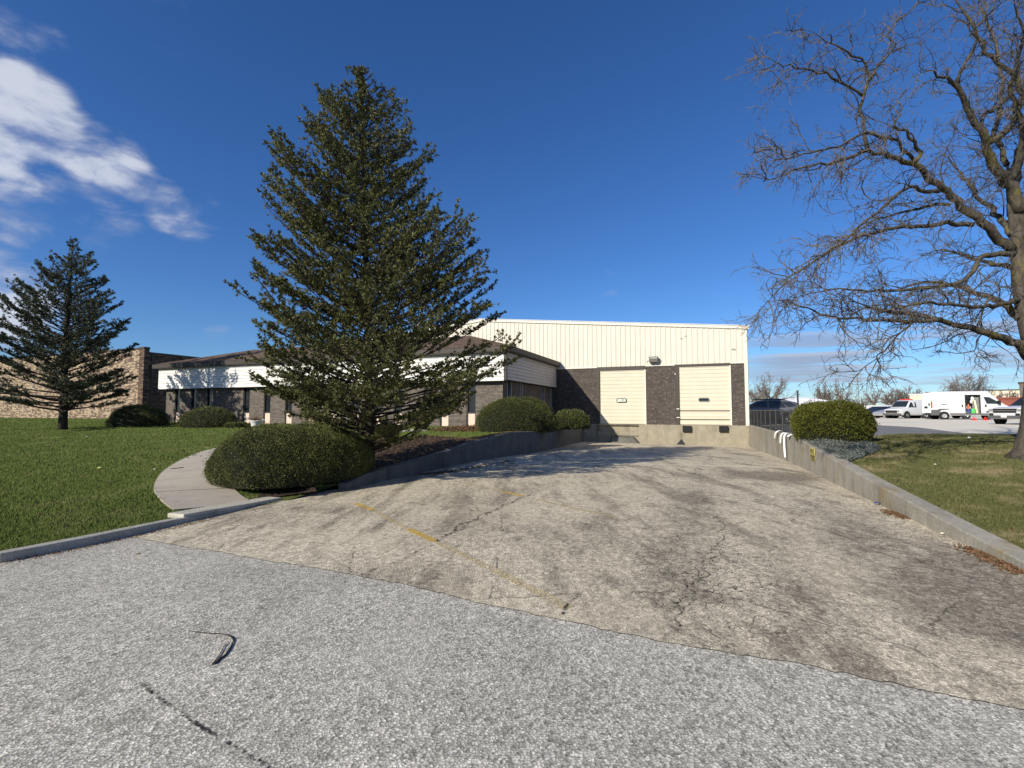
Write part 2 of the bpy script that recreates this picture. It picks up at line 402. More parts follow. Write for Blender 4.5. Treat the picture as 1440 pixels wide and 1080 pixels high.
M['fence_post'] = plain('fence_post_metal', (.06, .06, .058), .5, .1)
M['roof_white'] = plain('white_roof', (.80, .80, .80), .5, .03)
M['wall_beige'] = plain('beige_wall', (.58, .52, .40), .8, .08, .4)
M['wall_red'] = plain('red_brown_wall', (.22, .065, .045), .8, .2, .6)
M['steel_far'] = plain('tower_steel', (.25, .25, .26), .6)
M['tar'] = plain('tar', (.018, .018, .019), .7, .3, 20)
# worn yellow paint: transparent where the paint has gone
def worn(name, col, thr):
    k = NT(name, .85, .15); k.out(k.ramp(k.noise(20, 4), [(.3, tuple(x*.7 for x in col)), (.7, col)]))
    a = k.math('MULTIPLY', k.mr(k.noise(40, 5, .8), thr, thr+.12), k.mr(k.noise(2.2, 3, .6), .2, .5, .35, 1)); k.l(a, k.b.inputs['Alpha']); return k.m
M['yel1'] = worn('worn_yellow_line', (.66, .45, .11), .38); M['yel2'] = worn('very_worn_yellow_line', (.62, .50, .24), .475)
k = NT('cracktar', .8, .2); k.out((.03, .028, .026)); k.l(k.mr(k.noise(16, 4, .8), .42, .56, 0, .8), k.b.inputs['Alpha']); M['crackline'] = k.m
# ------------------------------------------------------------------ ground sheets
def inpoly(P, poly):
    P = np.asarray(P); x, y = P[:, 0], P[:, 1]; inside = np.zeros(len(P), bool); n = len(poly)
    for i in range(n):
        x0, y0 = poly[i][:2]; x1, y1 = poly[(i+1) % n][:2]
        c = ((y0 > y) != (y1 > y)); inside ^= c & (x < (x1-x0)*(y-y0)/((y1-y0) or 1e-9)+x0)
    return inside
def densify(poly, step, closed=True):
    out = []
    n = len(poly)
    for i in range(n if closed else n-1):
        a = Vector(poly[i][:2]); b = Vector(poly[(i+1) % n][:2]); m = max(1, int((b-a).length/step))
        for j in range(m): out.append(tuple(a.lerp(b, j/m)))
    if not closed: out.append(tuple(poly[-1][:2]))
    return out
def sheet(name, outline, zf, mat, rings, lift=0., attr=None, parent=None, kind='structure', edge=.6):
    """outline polygon (x, y) filled with a constrained triangulation; rings = [(xmin,xmax,ymin,ymax,step)]"""
    ol = densify(outline, edge); pts = list(ol)
    for (x0, x1, y0, y1, st) in rings:
        gx, gy = np.meshgrid(np.arange(x0, x1, st), np.arange(y0, y1, st)); G = np.stack([gx.ravel(), gy.ravel()], 1)
        G = G[inpoly(G, ol)]
        pts += [tuple(p) for p in G]
    n = len(ol)
    vs, es, fs, *_ = delaunay_2d_cdt([Vector(p) for p in pts], [(i, (i+1) % n) for i in range(n)], [tuple(range(n))], 1, 1e-4)
    V = [(v.x, v.y, zf(v.x, v.y)+lift) for v in vs]
    me = bpy.data.meshes.new(name); me.from_pydata(V, [], [tuple(f) for f in fs]); me.update()
    bm = bmesh.new(); bm.from_mesh(me)
    for f in bm.faces:
        f.smooth = True
        if f.normal.z < 0: f.normal_flip()
    bm.to_mesh(me); bm.free()
    me.materials.append(mat)
    if attr:
        for an, fn in attr.items():
            a = me.attributes.new(an, 'FLOAT', 'POINT')
            a.data.foreach_set('value', np.array([fn(v[0], v[1]) for v in V], dtype=np.float32))
    o = bpy.data.objects.new(name, me); COL.objects.link(o)
    if parent: o.parent = parent
    elif kind: o['kind'] = kind
    return o
# pavement boundary, from street on the left up to the dock and back down on the right
LW = [on(px, py, zpave) for px, py in [(0, 792), (60, 780), (120, 768), (180, 755), (240, 740), (290, 729), (340, 717), (390, 705)]]
xw_l = bpl(821, 620, 0)[0]                       # dock wall meets left retaining wall
WALLL_PX = [(440, 702, None), (488, 690, 680), (513, 683, 666.7), (551.7, 674, 655.8), (596.7, 664.5, 644), (628, 657.5, 635), (665, 649.5, 621.7), (720, 641, 608), (760, 635.5, 606)]
WL = []
for px, pyb, pyt in WALLL_PX:
    p = on(px, pyb, zpave); zt = at(px, pyt, p.y).z if pyt else p.z+.02
    WL.append((Vector((p.x, p.y, p.z)), zt))
e = tow(xw_l, 0); WL.append((Vector((e.x, e.y, -.4)), .76))
WR = []
for px, pyb, pyt in [(1119.5, 654, 614.5), (1145, 667, 630), (1180, 683.5, 650), (1230, 707, 679), (1300, 740.5, 716.5), (1352, 764, 744.5), (1415, 792, 777.5), (1440, 804, 790.5)]:
    p = on(px, pyb, zpave); WR.append((p, at(px, pyt, p.y).z))
e = tow(-.02, 0); WR.insert(0, (Vector((e.x, e.y, -.46)), .76))
for a in (.25, .5, .75):
    pass
q = WR[-1][0]; WR += [(Vector((q.x-.35, q.y-1.0, 0)), .26), (Vector((q.x-.25, q.y-2.0, 0)), .23), (Vector((q.x+.6, q.y-3.2, 0)), .2), (Vector((q.x+3, q.y-4.6, 0)), .2), (Vector((q.x+50, q.y-23.5, 0)), .2)]
LWO = [Vector((-60, -20, 0)), Vector((-20, -3.2, 0)), Vector((-11, 1.2, 0)), Vector((-8., 3.4, 0))]
for L in (LWO,):
    for p in L: p.z = zpave(p.x, p.y)
KL = LWO+LW
# stain blobs on the driveway: (px, py, radius across, radius along, strength)
def blob(px, py, ra, rl, s, rot=0.):
    p = on(px, py, zpave); b = tob(p); return (b[0], b[1], ra, rl, s, rot)
ST = [blob(960, 760, .45, 3.0, .42), blob(975, 700, .35, 2.6, .35), blob(890, 830, .5, .9, .25), blob(1120, 820, .25, 2.6, .45), blob(860, 720, .2, 2.2, .35), blob(700, 700, .5, 1.6, .4), blob(1075, 669, .9, .8, 1.3), blob(1110, 672, .5, .8, .8),
      blob(1400, 840, .5, .8, .9), blob(1290, 790, .35, 2.5, .6), blob(1180, 760, .3, 2., .5), blob(1330, 700, .25, 4, .7), blob(300, 725, 1.6, .35, .7), blob(430, 715, 1.2, .4, .5),
      blob(650, 735, .5, 1., .5), blob(760, 745, .9, .8, .35), blob(560, 810, .5, .5, .4), blob(1440, 880, .6, .4, .7), blob(1385, 800, .15, 1.2, .8), blob(700, 640, .3, 3, .4)]
PA = [blob(700, 860, 1.2, .6, .3), blob(1010, 655, 2.4, .25, .7), blob(640, 715, 1.5, .7, .3), blob(1060, 740, .5, .9, .4), blob(850, 690, 1.0, 2, .22), blob(905, 628, .9, .5, .8), blob(480, 755, 1, .5, .35)]
AL = [blob(1010, 760, .45, 2.6, 1.2), blob(980, 850, .5, .6, 1.), blob(860, 785, .6, .5, .8), blob(1040, 800, .8, 1., .6), blob(1040, 640, .25, 1.2, .8), blob(960, 640, 2, .6, .25)]
def blobs(B):
    A = np.array([b[:5] for b in B])
    def f(X, Y):
        x, y = tob((X, Y)); d = ((x-A[:, 0])/A[:, 2])**2+((y-A[:, 1])/A[:, 3])**2
        return float((A[:, 4]*np.exp(-d*.9)).sum())
    return f
seam = [on(px, py, zpave) for px, py in [(190, 757), (520, 812), (700, 853), (860, 888), (1130, 936), (1300, 971), (1440, 997)]]
sd = (seam[-1]-seam[-2]).normalized(); sd0 = (seam[0]-seam[1]).normalized()
seamx = [seam[0]+sd0*3.0]+seam+[seam[-1]+sd*4.0]
_s = []
for a_, b_ in zip(seamx, seamx[1:]):
    m_ = max(1, int((b_-a_).length/.07))
    for j_ in range(m_): _s.append(a_.lerp(b_, j_/m_)+Vector((random.gauss(0, .008), random.gauss(0, .010)+.012*math.sin(len(_s)*.31), 0)))
seamx = _s+[seamx[-1]]
dr_out = [(p.x, p.y) for p in seamx]+[tuple(tow(2.6, -26)[:2]), tuple(tow(1.2, 0.3)[:2]), tuple(tow(xw_l-.6, .3)[:2])]
dr_out += [tuple((WL[7][0]-EX*.4)[:2]), tuple((WL[2][0]-EX*.4)[:2]), (LW[5].x-.3, LW[5].y+.3)]
driveway = sheet('driveway', dr_out, zpave, M['asphalt'], [(-12, 14, 1, 31, .12)], 0.004, {'stain': blobs(ST), 'pale': blobs(PA), 'alligator': blobs(AL)})
crack_pts = [on(px, py, zpave) for px, py in [(120, 915), (190, 955), (230, 985), (280, 1020), (340, 1055), (390, 1085)]]
def crackf(X, Y):
    best = 9
    for a, b in zip(crack_pts, crack_pts[1:]):
        ax, ay = a.x, a.y; dx, dy = b.x-ax, b.y-ay; t = max(0, min(1, ((X-ax)*dx+(Y-ay)*dy)/(dx*dx+dy*dy)))
        best = min(best, math.hypot(X-ax-t*dx, Y-ay-t*dy))
        if best < .001: break
    return max(0, 1-best/(.008+.010*abs(math.sin(X*9+Y*5))*.8))
rd_out = [(p.x, p.y) for p in reversed(seamx)]+[(-60, -12), (-60, -45), (70, -45), (70, -8)]
road = sheet('road', rd_out, zpave, M['chip'], [(-60, 70, -45, -2, 3), (-9, 9, -2, 9, .35), (-2.2, -.8, 1.7, 3.2, .022)], 0.0, {'crack': crackf})
# painted lines and cracks lying on the driveway
def strip(name, pxs, w, mat, zf, parent, lift, jag=0.):
    P = [on(px, py, zf) for px, py in pxs]; D = []
    for a, b in zip(P, P[1:]):
        m = max(1, int((b-a).length/.06)); D += [a.lerp(b, j/m) for j in range(m)]
    D.append(P[-1]); vs = []; wob = Vector((0, 0, 0))
    for i, p in enumerate(D):
        t = (D[min(i+1, len(D)-1)]-D[max(i-1, 0)]); t.z = 0; t.normalize(); nn = Vector((-t.y, t.x, 0))
        wv = w*(1+random.uniform(-.6, .6)*(1 if jag else 0)); wob = nn*(random.uniform(-jag, jag)+jag*1.5*math.sin(i*.55))
        for s in (-.5, .5):
            q = p+wob+nn*wv*s; vs.append((q.x, q.y, zf(q.x, q.y)+lift))
    b = MB(); b.add(vs, [(2*i, 2*i+2, 2*i+3, 2*i+1) for i in range(len(D)-1)])
    return b.build(name, mat, parent)
strip('painted_line', [(525, 718), (560, 737), (575, 745)], .10, M['yel2'], zpave, driveway, .010)
strip('painted_line', [(500, 708.5), (525, 718)], .10, M['yel1'], zpave, driveway, .010)
strip('painted_line', [(575, 745), (612, 762)], .10, M['yel1'], zpave, driveway, .010)
strip('painted_line', [(613, 762.5), (700, 805), (800, 856)], .10, M['yel2'], zpave, driveway, .010)
strip('painted_line', [(655, 680), (708, 692)], .10, M['yel2'], zpave, driveway, .010)
strip('painted_line', [(708, 692), (735, 698)], .10, M['yel1'], zpave, driveway, .010)
strip('painted_line', [(755, 703), (810, 716), (870, 729)], .10, M['yel2'], zpave, driveway, .010)
strip('crack', [(505, 811), (560, 790), (612, 765), (660, 737), (740, 697), (790, 680)], .014, M['crackline'], zpave, driveway, .014, .012)
strip('crack', [(612, 763), (650, 738), (700, 715), (745, 696)], .03, M['crackline'], zpave, driveway, .012, .02)
strip('crack', [(790, 866), (806, 846), (815, 838)], .018, M['crackline'], zpave, driveway, .012, .01)
strip('crack', [(955, 885), (962, 860), (975, 830), (990, 800), (1012, 775), (1018, 745), (1000, 715), (985, 690)], .011, M['crackline'], zpave, driveway, .012, .03)
strip('crack', [(1000, 628), (993, 634), (1000, 645), (985, 655), (978, 668)], .035, M['crackline'], zpave, driveway, .012, .05)
strip('crack', [(820, 655), (905, 655), (985, 657), (1120, 660)], .03, M['crackline'], zpave, driveway, .012, .02)
# ------------------------------------------------------------------ walls and kerbs
def wallmesh(name, pts, thick, side, mat, down=.5, parent=None, bevel=.015):
    """pts [(Vector base, ztop)]; thick to the given side"""
    b = MB(); vs = []; n = len(pts); offs = []
    for i in range(n):
        t = pts[min(i+1, n-1)][0]-pts[max(i-1, 0)][0]; t.z = 0; t.normalize(); offs.append(Vector((-t.y, t.x, 0))*side*thick)
    for (p, zt), o in zip(pts, offs):
        zb = min(p.z, zpave(p.x, p.y))-down
        vs += [(p.x, p.y, zb), (p.x, p.y, zt), (p.x+o.x, p.y+o.y, zt), (p.x+o.x, p.y+o.y, zb)]
    fs = []
    for i in range(n-1):
        for k_ in range(4): fs.append((4*i+k_, 4*i+(k_+1) % 4, 4*i+4+(k_+1) % 4, 4*i+4+k_))
    fs += [(3, 2, 1, 0), tuple(4*(n-1)+k_ for k_ in range(4))]
    b.add(vs, fs); return b.build(name, mat, parent, bevel=bevel), offs
def refine(pts, step=.5):
    out = []
    for (a, za), (b, zb) in zip(pts, pts[1:]):
        m = max(1, int((b-a).length/step))
        for j in range(m): out.append((a.lerp(b, j/m), za+(zb-za)*j/m))
    out.append(pts[-1]); return out
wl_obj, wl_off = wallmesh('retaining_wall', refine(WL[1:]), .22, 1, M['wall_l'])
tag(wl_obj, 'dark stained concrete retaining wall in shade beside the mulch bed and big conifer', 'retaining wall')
WR1 = [(p, z) for p, z in WR]
WRn = WR1[:9]+WR1[9:12]
wr_obj, wr_off = wallmesh('retaining_wall', refine(WRn), .24, 1, M['wall_r'])
tag(wr_obj, 'sunlit mossy concrete retaining wall sloping down along the dry right lawn', 'retaining wall')
# vertical form joints on the right wall
for px, pyb, pyt in [(1066, 632.5, 602.5), (1085, 639, 607), (1119, 653.5, 615)]:
    p = on(px, pyb, zpave); zt = at(px, pyt, p.y).z
    MB().box(-.006, .02, -.012, .012, -.1, 1).build('joint', M['black'], None)
    o = bpy.data.objects['joint']; o.name = 'form_joint'; o.parent = wr_obj
    q = p-EX*.004; o.location = (q.x, q.y, p.z); o.rotation_euler = (0, 0, -TH); o.scale = (1, 1, max(.1, (zt-p.z)*.97))
def kz(i): return .12
kerbp = [(p, p.z+.105) for p in KL]; kerbp = [(Vector((p.x, p.y, p.z)), z) for p, z in kerbp]
nk = len(kerbp)
kerbp = [(p, z if i < nk-4 else z-.02*(i-nk+5)) for i, (p, z) in enumerate(kerbp)]
ko, koff = wallmesh('kerb', refine(kerbp), .15, 1, M['kerb'], .3)
tag(ko, kind='structure')
# pale landing beside the sidewalk
la = [on(px, py, zpave) for px, py in [(258, 735.5), (300, 726), (350, 714.5), (396, 703)]]
laz = [(p, p.z+h) for p, h in zip(la, (.125, .11, .08, .05))]
lo_, _ = wallmesh('path_landing', refine(laz, .2), .34, 1, M['step'], .3); tag(lo_, kind='structure')
# ------------------------------------------------------------------ lawns
kin = [(p+o) for (p, z), o in zip(refine(kerbp), koff)]
Lout = [(p.x, p.y) for p in kin]
wlr = refine(WL[1:])
Lout += [tuple(LW[-2][:2])]+[((p+o*.9).x, (p+o*.9).y) for (p, z), o in zip(wlr, wl_off)]
Lout += [tuple(tow(xw_l-.2, 8)[:2]), (-60, 200), (-260, 200), (-260, -60)]
WLa = np.array([(p.x, p.y, z) for p, z in refine(WL[1:], .08)])
KLa = np.array([(p.x, p.y, z) for p, z in refine(kerbp, .1)])
Ball = np.concatenate([WLa, KLa])
def zlawn(X, Y):
    """left lawn: follows the kerb and wall tops near them"""
    d = np.hypot(Ball[:, 0]-X, Ball[:, 1]-Y); i = int(d.argmin()); w = max(0, 1-d[i]/2.2); w = w*w*(3-2*w)
    return zleft(X, Y)*(1-w)+(Ball[i, 2]-.04)*w
lawnL = sheet('lawn', Lout, zlawn, M['lawnL'], [(-28, 4, 5, 34, .5), (-120, -28, -20, 70, 6)])
# right side
wrr = refine(WRn)
lotedge = [on(px, py, zlot) for px, py in [(1212, 628), (1222, 619), (1250, 613.5), (1290, 611), (1350, 610), (1440, 611)]]
lotedge += [lotedge[-1]+Vector((6, -2.6, 0)), lotedge[-1]+Vector((30, -14, 0)), lotedge[-1]+Vector((70, -40, 0))]
inner = [(p+o*.97) for (p, z), o in zip(wrr, wr_off)]
i0 = next(i for i, p in enumerate(inner) if tob(p)[1] < -12.5)
WRa = np.array([(p.x, p.y, z) for p, z in refine(WRn, .08)])
def zlawnR(X, Y):
    d = np.hypot(WRa[:, 0]-X, WRa[:, 1]-Y); i = int(d.argmin()); w = max(0, 1-d[i]/1.6); w = w*w*(3-2*w)
    return zright(X, Y)*(1-w)+(WRa[i, 2]-.045)*w
Rout = [(p.x, p.y) for p in inner[i0:]]+[tuple(p[0][:2]) for p in WR1[12:]]+[(q.x+70, q.y-25)]+[(p.x, p.y) for p in reversed(lotedge)]
lawnR = sheet('lawn', Rout, zlawnR, M['lawnR'], [(3, 24, 0, 20, .4), (24, 70, -20, 20, 4)])
lot_out = [(p.x, p.y) for p in lotedge]+[(160, -20), (260, 200), (60, 330), tuple(tow(.05, 60)[:2]), tuple(tow(.05, .0)[:2])]+[(p.x, p.y) for p in inner[1:i0+1]]
lotz = lambda X, Y: zlot(X, Y)
lot = sheet('parking_lot', lot_out, lotz, M['lot'], [(6, 60, 10, 60, 2), (60, 240, -10, 240, 12)])
gl = [(p.x, p.y) for p in inner[3:i0+1]]+[(p.x, p.y) for p in lotedge[:4]]+[tuple(on(1350, 608.5, zlot)[:2]), tuple(on(1290, 601, zlot)[:2]), tuple(on(1225, 597.5, zlot)[:2]), tuple(on(1150, 596.5, zlot)[:2]), tuple(on(1110, 596.5, zlot)[:2])]
sheet('asphalt_strip', gl, lotz, M['greylot'], [], .006)
# far ground to the horizon (dips under the built area)
def ground():
    vs = []; fs = []; rr = [0, 40, 70, 110, 150, 200, 260, 400, 800, 1600, 4000]; n = 48
    for r in rr:
        for k_ in range(n):
            t = 2*math.pi*k_/n; z = -1.6 if r < 200 else -.1
            vs.append((r*math.cos(t), r*math.sin(t)+20, z))
    fs = [(i*n+k_, i*n+(k_+1) % n, (i+1)*n+(k_+1) % n, (i+1)*n+k_) for i in range(len(rr)-1) for k_ in range(n)]
    o = MB().add(vs, fs).build('ground', M['ground']); tag(o, kind='structure')
ground()
# sidewalk slabs
cl = [on(px, py, zlawn) for px, py in [(305, 714), (282, 697), (272, 680), (276, 660), (298, 643), (325, 632), (370, 622), (430, 614), (520, 608.5), (600, 604.5)]]
cl = [Vector((p.x, p.y, 0)) for p in cl]
def catmull(P, m=10):
    out = []; P = [P[0]*2-P[1]]+P+[P[-1]*2-P[-2]]
    for i in range(1, len(P)-2):
        for j in range(m):
            t = j/m; a, b, c_, d_ = P[i-1], P[i], P[i+1], P[i+2]
            out.append(.5*((2*b)+(c_-a)*t+(2*a-5*b+4*c_-d_)*t*t+(3*b-a-3*c_+d_)*t**3))
    out.append(P[-2]); return out
cs = catmull(cl, 12); PW = .62
# resample
res = [cs[0]]; 
for p in cs[1:]:
    while (p-res[-1]).length > .1: res.append(res[-1]+(p-res[-1]).normalized()*.1)
cs = res; edgeL = []; edgeR = []
for i, p in enumerate(cs):
    t = (cs[min(i+3, len(cs)-1)]-cs[max(i-3, 0)]).normalized(); nn = Vector((-t.y, t.x, 0)); w = PW
    edgeL.append(p+nn*w); edgeR.append(p-nn*w)
path_poly = [(p.x, p.y) for p in edgeL]+[(p.x, p.y) for p in reversed(edgeR)]
path = empty('sidewalk', (cs[0].x, cs[0].y, zlawn(cs[0].x, cs[0].y))); tag(path, kind='structure')
b = MB(); i = 0; SL = 12
while i < len(cs)-1:
    j = min(i+SL, len(cs)-1); vs = []
    for k_ in range(i, j+1):
        g = .012 if k_ in (i, j) else 0
        s_ = (cs[min(k_+1, len(cs)-1)]-cs[max(k_-1, 0)]).normalized()*(g if k_ == i else -g)
        for q in (edgeL[k_]+s_, edgeR[k_]+s_):
            z = zlawn(q.x, q.y)+.03; vs.append((q.x-path.location.x, q.y-path.location.y, z-path.location.z))
    m = len(vs); vs += [(x, y, z-.12) for x, y, z in vs]
    fs = [(2*a, 2*a+1, 2*a+3, 2*a+2) for a in range(m//2-1)]+[(2*a, 2*a+2, m+2*a+2, m+2*a) for a in range(m//2-1)]+[(2*a+1, m+2*a+1, m+2*a+3, 2*a+3) for a in range(m//2-1)]
    fs += [(0, m, m+1, 1), (m-2, m-1, 2*m-1, 2*m-2)]
    b.add(vs, fs); i = j
b.build('slabs', M['path'], path)
# mulch bed
mb = [on(px, py, zlawn) for px, py in [(400, 640), (470, 625), (520, 617), (600, 613), (660, 617)]]
mo = [(p.x, p.y) for p in mb]+[((p+o).x, (p+o).y) for (p, z), o in reversed(list(zip(wlr, wl_off))) if tob(p)[1] < -10.5]
mo += [tuple((LW[-1]+Vector((-.25, .3, 0)))[:2])]
mulch = sheet('mulch_and_shade', mo, zlawn, M['mulch'], [(-12, 2, 6, 24, .4)], .035)
# ------------------------------------------------------------------ leaf-card helper
def cards(P, D, ln, wd, jit=.6, seg=0):
    """P centres (n,3), D main directions (n,3); returns verts, faces of narrow quads"""
    n = len(P); D = D+rng.normal(0, jit, (n, 3)); D /= np.linalg.norm(D, axis=1)[:, None]+1e-9
    A = np.cross(D, rng.normal(0, 1, (n, 3))); A /= np.linalg.norm(A, axis=1)[:, None]+1e-9
    l = (ln*rng.uniform(.6, 1.2, n))[:, None]; w = (wd*rng.uniform(.6, 1.3, n))[:, None]
    V = np.stack([P-A*w*.35, P+D*l*.55-A*w*.6, P+D*l, P+D*l*.55+A*w*.6], 1).reshape(-1, 3)
    Fc = np.arange(n*4).reshape(n, 4); return V, Fc
def grass(name, region, zf, mat, n, xr, dmin, dmax, h, avoid, label, cat):
    """blade density falls off with distance from the viewer's side"""
    d = dmin*(dmax/dmin)**rng.uniform(0, 1, n*3); u = rng.uniform(xr[0], xr[1], n*3)
    P = np.stack([u*d, d], 1); P = P[inpoly(P, region)]
    for a in avoid: P = P[~inpoly(P, a)]
    P = P[:n]; z = np.array([zf(x, y) for x, y in P]); dd = P[:, 1]
    # blades gather in tufts
    base = np.column_stack([P, z]); m = len(base)
    D = np.column_stack([rng.normal(0, .45, m), rng.normal(0, .45, m), np.ones(m)]); D /= np.linalg.norm(D, axis=1)[:, None]
    hh = h*rng.uniform(.4, 1.3, m)*(1+dd*.012); w = .004+.0011*dd
    A = np.column_stack([rng.normal(0, 1, m), rng.normal(0, .4, m), np.zeros(m)]); A /= np.linalg.norm(A, axis=1)[:, None]
    V = np.stack([base-A*w[:, None]*.5, base+A*w[:, None]*.5, base+D*hh[:, None]], 1).reshape(-1, 3)
    o = mesh_np(name, V, np.arange(m*3).reshape(m, 3), mat); tag(o, label, cat, kind='stuff'); return o
# ================================================================== WAREHOUSE
wh = empty('warehouse', tow(0, 0), -TH, label='long cream metal-clad warehouse with dark brick dock wall and two roll-up doors', cat='warehouse')
def wx(px, py=560): return bpl(px, py, 0)[0]
def wz(px, py): return bpl(px, py, 0)[1]
XR = 0.0; zb = wz(1040, 510.3); ZS = wz(960, 597.5)
peak = bpl(676, 449, 0); XP = peak[0]; ZP = peak[1]; ZE = wz(1053, 458.3); XL = 2*XP; DEP = 55
def ztop(x): return ZE+(ZP-ZE)*(1-abs(x-XP)/abs(XP))
d1l, d1r = wx(843.5), wx(908.3); d2l, d2r = wx(955.2), wx(1028.3)
j1l, j2l = wx(840), wx(949.7)
zd1 = wz(875, 520.5); zd2 = wz(990, 514.8)
xbr = wx(1047.8)
# brick wall with two openings (the lintel band is trim)
b = MB(); T = .25
for x0, x1, z0, z1 in [(XL, j1l, ZS, zb), (d1r, j2l, ZS, zb), (d2r, xbr, ZS, zb)]: b.box(x0, x1, 0, T, z0, z1)
b.build('brick_wall', M['brick_dock'], wh)
# side and back walls
b = MB(); b.box(-.2, -.02, .1, DEP, .3, ZE-.05); b.box(XL+.02, XL+.2, .1, DEP, .3, ZE-.05); b.box(XL, 0, DEP, DEP+.1, .3, ZE-.1)
b.build('side_wall', M['cream'], wh)
# ribbed metal front
prof = []; x = XL
while x < xbr+.15:
    prof += [(x, 0), (x+.225, 0), (x+.245, -.035), (x+.285, -.035), (x+.3, 0)]; x += .3
prof = [(min(a, 0), c_) for a, c_ in prof]
b = MB(); vs = []
for a, c_ in prof: vs += [(a, c_-.01, zb+.02), (a, c_-.01, ztop(a)-.1)]
b.add(vs, [(2*i, 2*i+2, 2*i+3, 2*i+1) for i in range(len(prof)-1)])
b.build('metal_cladding', M['cream_clad'], wh)
b = MB(); b.box(XL, 0, 0, .15, zb+.03, ZE-.1); b.build('girt_wall', M['cream'], wh)
# rake trim, corner trim, drip trim
b = MB()
for xa, xc in ((XL-.12, XP), (XP, .12)):
    za, zc = ztop(xa), ztop(xc)
    b.prism([(xa, -.09, za-.17), (xc, -.09, zc-.17), (xc, -.09, zc), (xa, -.09, za)], (0, .2, 0))
b.build('rake_trim', M['cream_trim'], wh, bevel=.01)
b = MB()
for xa, xc in ((XL-.14, XP), (XP, .14)):
    za, zc = ztop(xa)+.01, ztop(xc)+.01
    b.prism([(xa, -.13, za), (xc, -.13, zc), (xc, -.13, zc+.025), (xa, -.13, za+.025)], (0, DEP+.3, 0))
b.build('roof', M['roof_white'], wh)
b = MB(); b.box(xbr, .015, -.07, .3, ZS-.15, ZE-.31); b.build('corner_trim', M['cream_trim'], wh, bevel=.008)
b = MB(); b.box(.017, .03, -.04, .6, ZS-.1, ZE-.1); b.build('corner_shade', M['brown_steel'], wh)  # dark strip stands in for the side wall's shade at the corner
b = MB()
for x0, x1 in ((XL, j1l), (d1r, j2l), (d2r, xbr)): b.box(x0, x1, -.05, .0, zb-.03, zb+.05)
b.build('drip_trim', M['cream_trim'], wh, bevel=.005)
# door surrounds + doors
def dockdoor(xl, xr, jl, ztp, gaps, winx, palepane):
    f = MB(); f.box(jl, xl, -.03, .22, ZS, zb); f.box(xl+.001, xr, -.03, .2, ztp, zb+.01)
    f.build('door_frame', M['brown_steel'], wh, bevel=.006)
    f = MB(); f.box(xr-.055, xr+.01, -.035, .18, ZS, ztp-.002); f.box(xl+.0, xr-.056, .02, .10, ztp-.05, ztp-.001); f.build('door_edge_trim', M['cream_trim'], wh)
    # sectional door: eight horizontal ribs between grooves
    H = ztp-ZS; n = 15; pr = []
    for i in range(n):
        z0 = ZS+.01+H*i/n; z1 = ZS+.01+H*(i+1)/n; g = .018 if i % 3 else .03
        pr += [(z0, .085), (z0+g, .06), (z1-.012, .052)]
    pr.append((ZS+H, .06)); f = MB(); vs = []
    for z, y in pr: vs += [(xl, y, z), (xr-.055, y, z)]
    fs = []
    for i in range(len(pr)-1):
        zc = (pr[i][0]+pr[i+1][0])/2
        fs.append((2*i, 2*i+1, 2*i+3, 2*i+2))
    f.add(vs, fs); dd = f.build('roll_up_door', M['door'], wh)
    for gz, th in gaps:
        g = MB(); g.box(xl+.02, xr-.08, .028, .058, gz-th/2, gz+th/2); g.build('panel_gap', M['black'], dd)
        g = MB(); g.box(xl-.17, xl+.0, -.06, -.032, gz+.09, gz+.13); g.build('door_bolt', M['white_plastic'], dd)
    x0, x1, z0, z1 = winx
    def rr(x0, x1, z0, z1, y, r):
        P = []
        for cx, cz, a in ((x1-r, z0+r, -90), (x1-r, z1-r, 0), (x0+r, z1-r, 90), (x0+r, z0+r, 180)):
            for q in range(5):
                t = R(a+q*22.5); P.append((cx+r*math.cos(t), y, cz+r*math.sin(t)))
        return P
    g = MB(); g.prism(rr(x0, x1, z0, z1, .0, .08), (0, .055, 0)); w = g.build('door_window', M['black'] if palepane else M['galv'], dd)
    g = MB(); g.prism(rr(x0+.035, x1-.035, z0+.035, z1-.035, -.006, .05), (0, .005, 0)); g.build('pane', M['glass'] if not palepane else M['paleglass'], w)
    if palepane:
        xm = x0+(x1-x0)*.62; g = MB(); g.box(xm-.03, xm+.03, -.012, -.007, z0+.03, z1-.03); g.build('pane_bar', M['galv'], w)
M['paleglass'] = plain('reflection_pane', (.52, .58, .50), .4, .25, 9)  # the reflection in the window is put into this pale base colour
dockdoor(d1l, d1r, j1l, zd1, [], (wx(867, 563), wx(881, 563), wz(874, 566), wz(874, 560)), True)
zg = wz(990, 577.6), wz(990, 589.9)
dockdoor(d2l, d2r, j2l, zd2, [(zg[0], .045), (zg[1], .035)], (wx(982, 562), wx(997.5, 562), wz(990, 564.8), wz(990, 559.3)), False)
# concrete dock wall below the doors
b = MB(); xl_ = xw_l-4
b.box(xl_, d1l-.2, -.06, .3, -1, ZS-.001)
xs = wx(898); b.box(xs, 0, -.08, .3, -1, ZS-.001); b.box(d1l-.2, xs, .12, .3, -1, ZS-.03)
b.box(d1l-.2, xs, -.02, .119, -1, ZS-.45)
b.box(d1l-.2, xs, -.06, .118, ZS-.06, ZS-.031)
dw = b.build('dock_wall', M['conc'], wh, bevel=.015)
b = MB(); zl = wz(900, 611)
b.box(d1l+.3, xs-.05, -.09, -.021, zl-.09, zl); b.build('ledge', M['conc'], dw, bevel=.01)
b = MB(); xa, xc = wx(862, 620), wx(903, 620); zz = wz(880, 613.5)
b.prism([(xa, -.55, -.7), (xc, -.55, -.7), (xc-.25, -.3, zz-.15), (xc-.55, -.15, zz), (xa, -.15, zz)], (0, .12, 0)); b.v = b.v
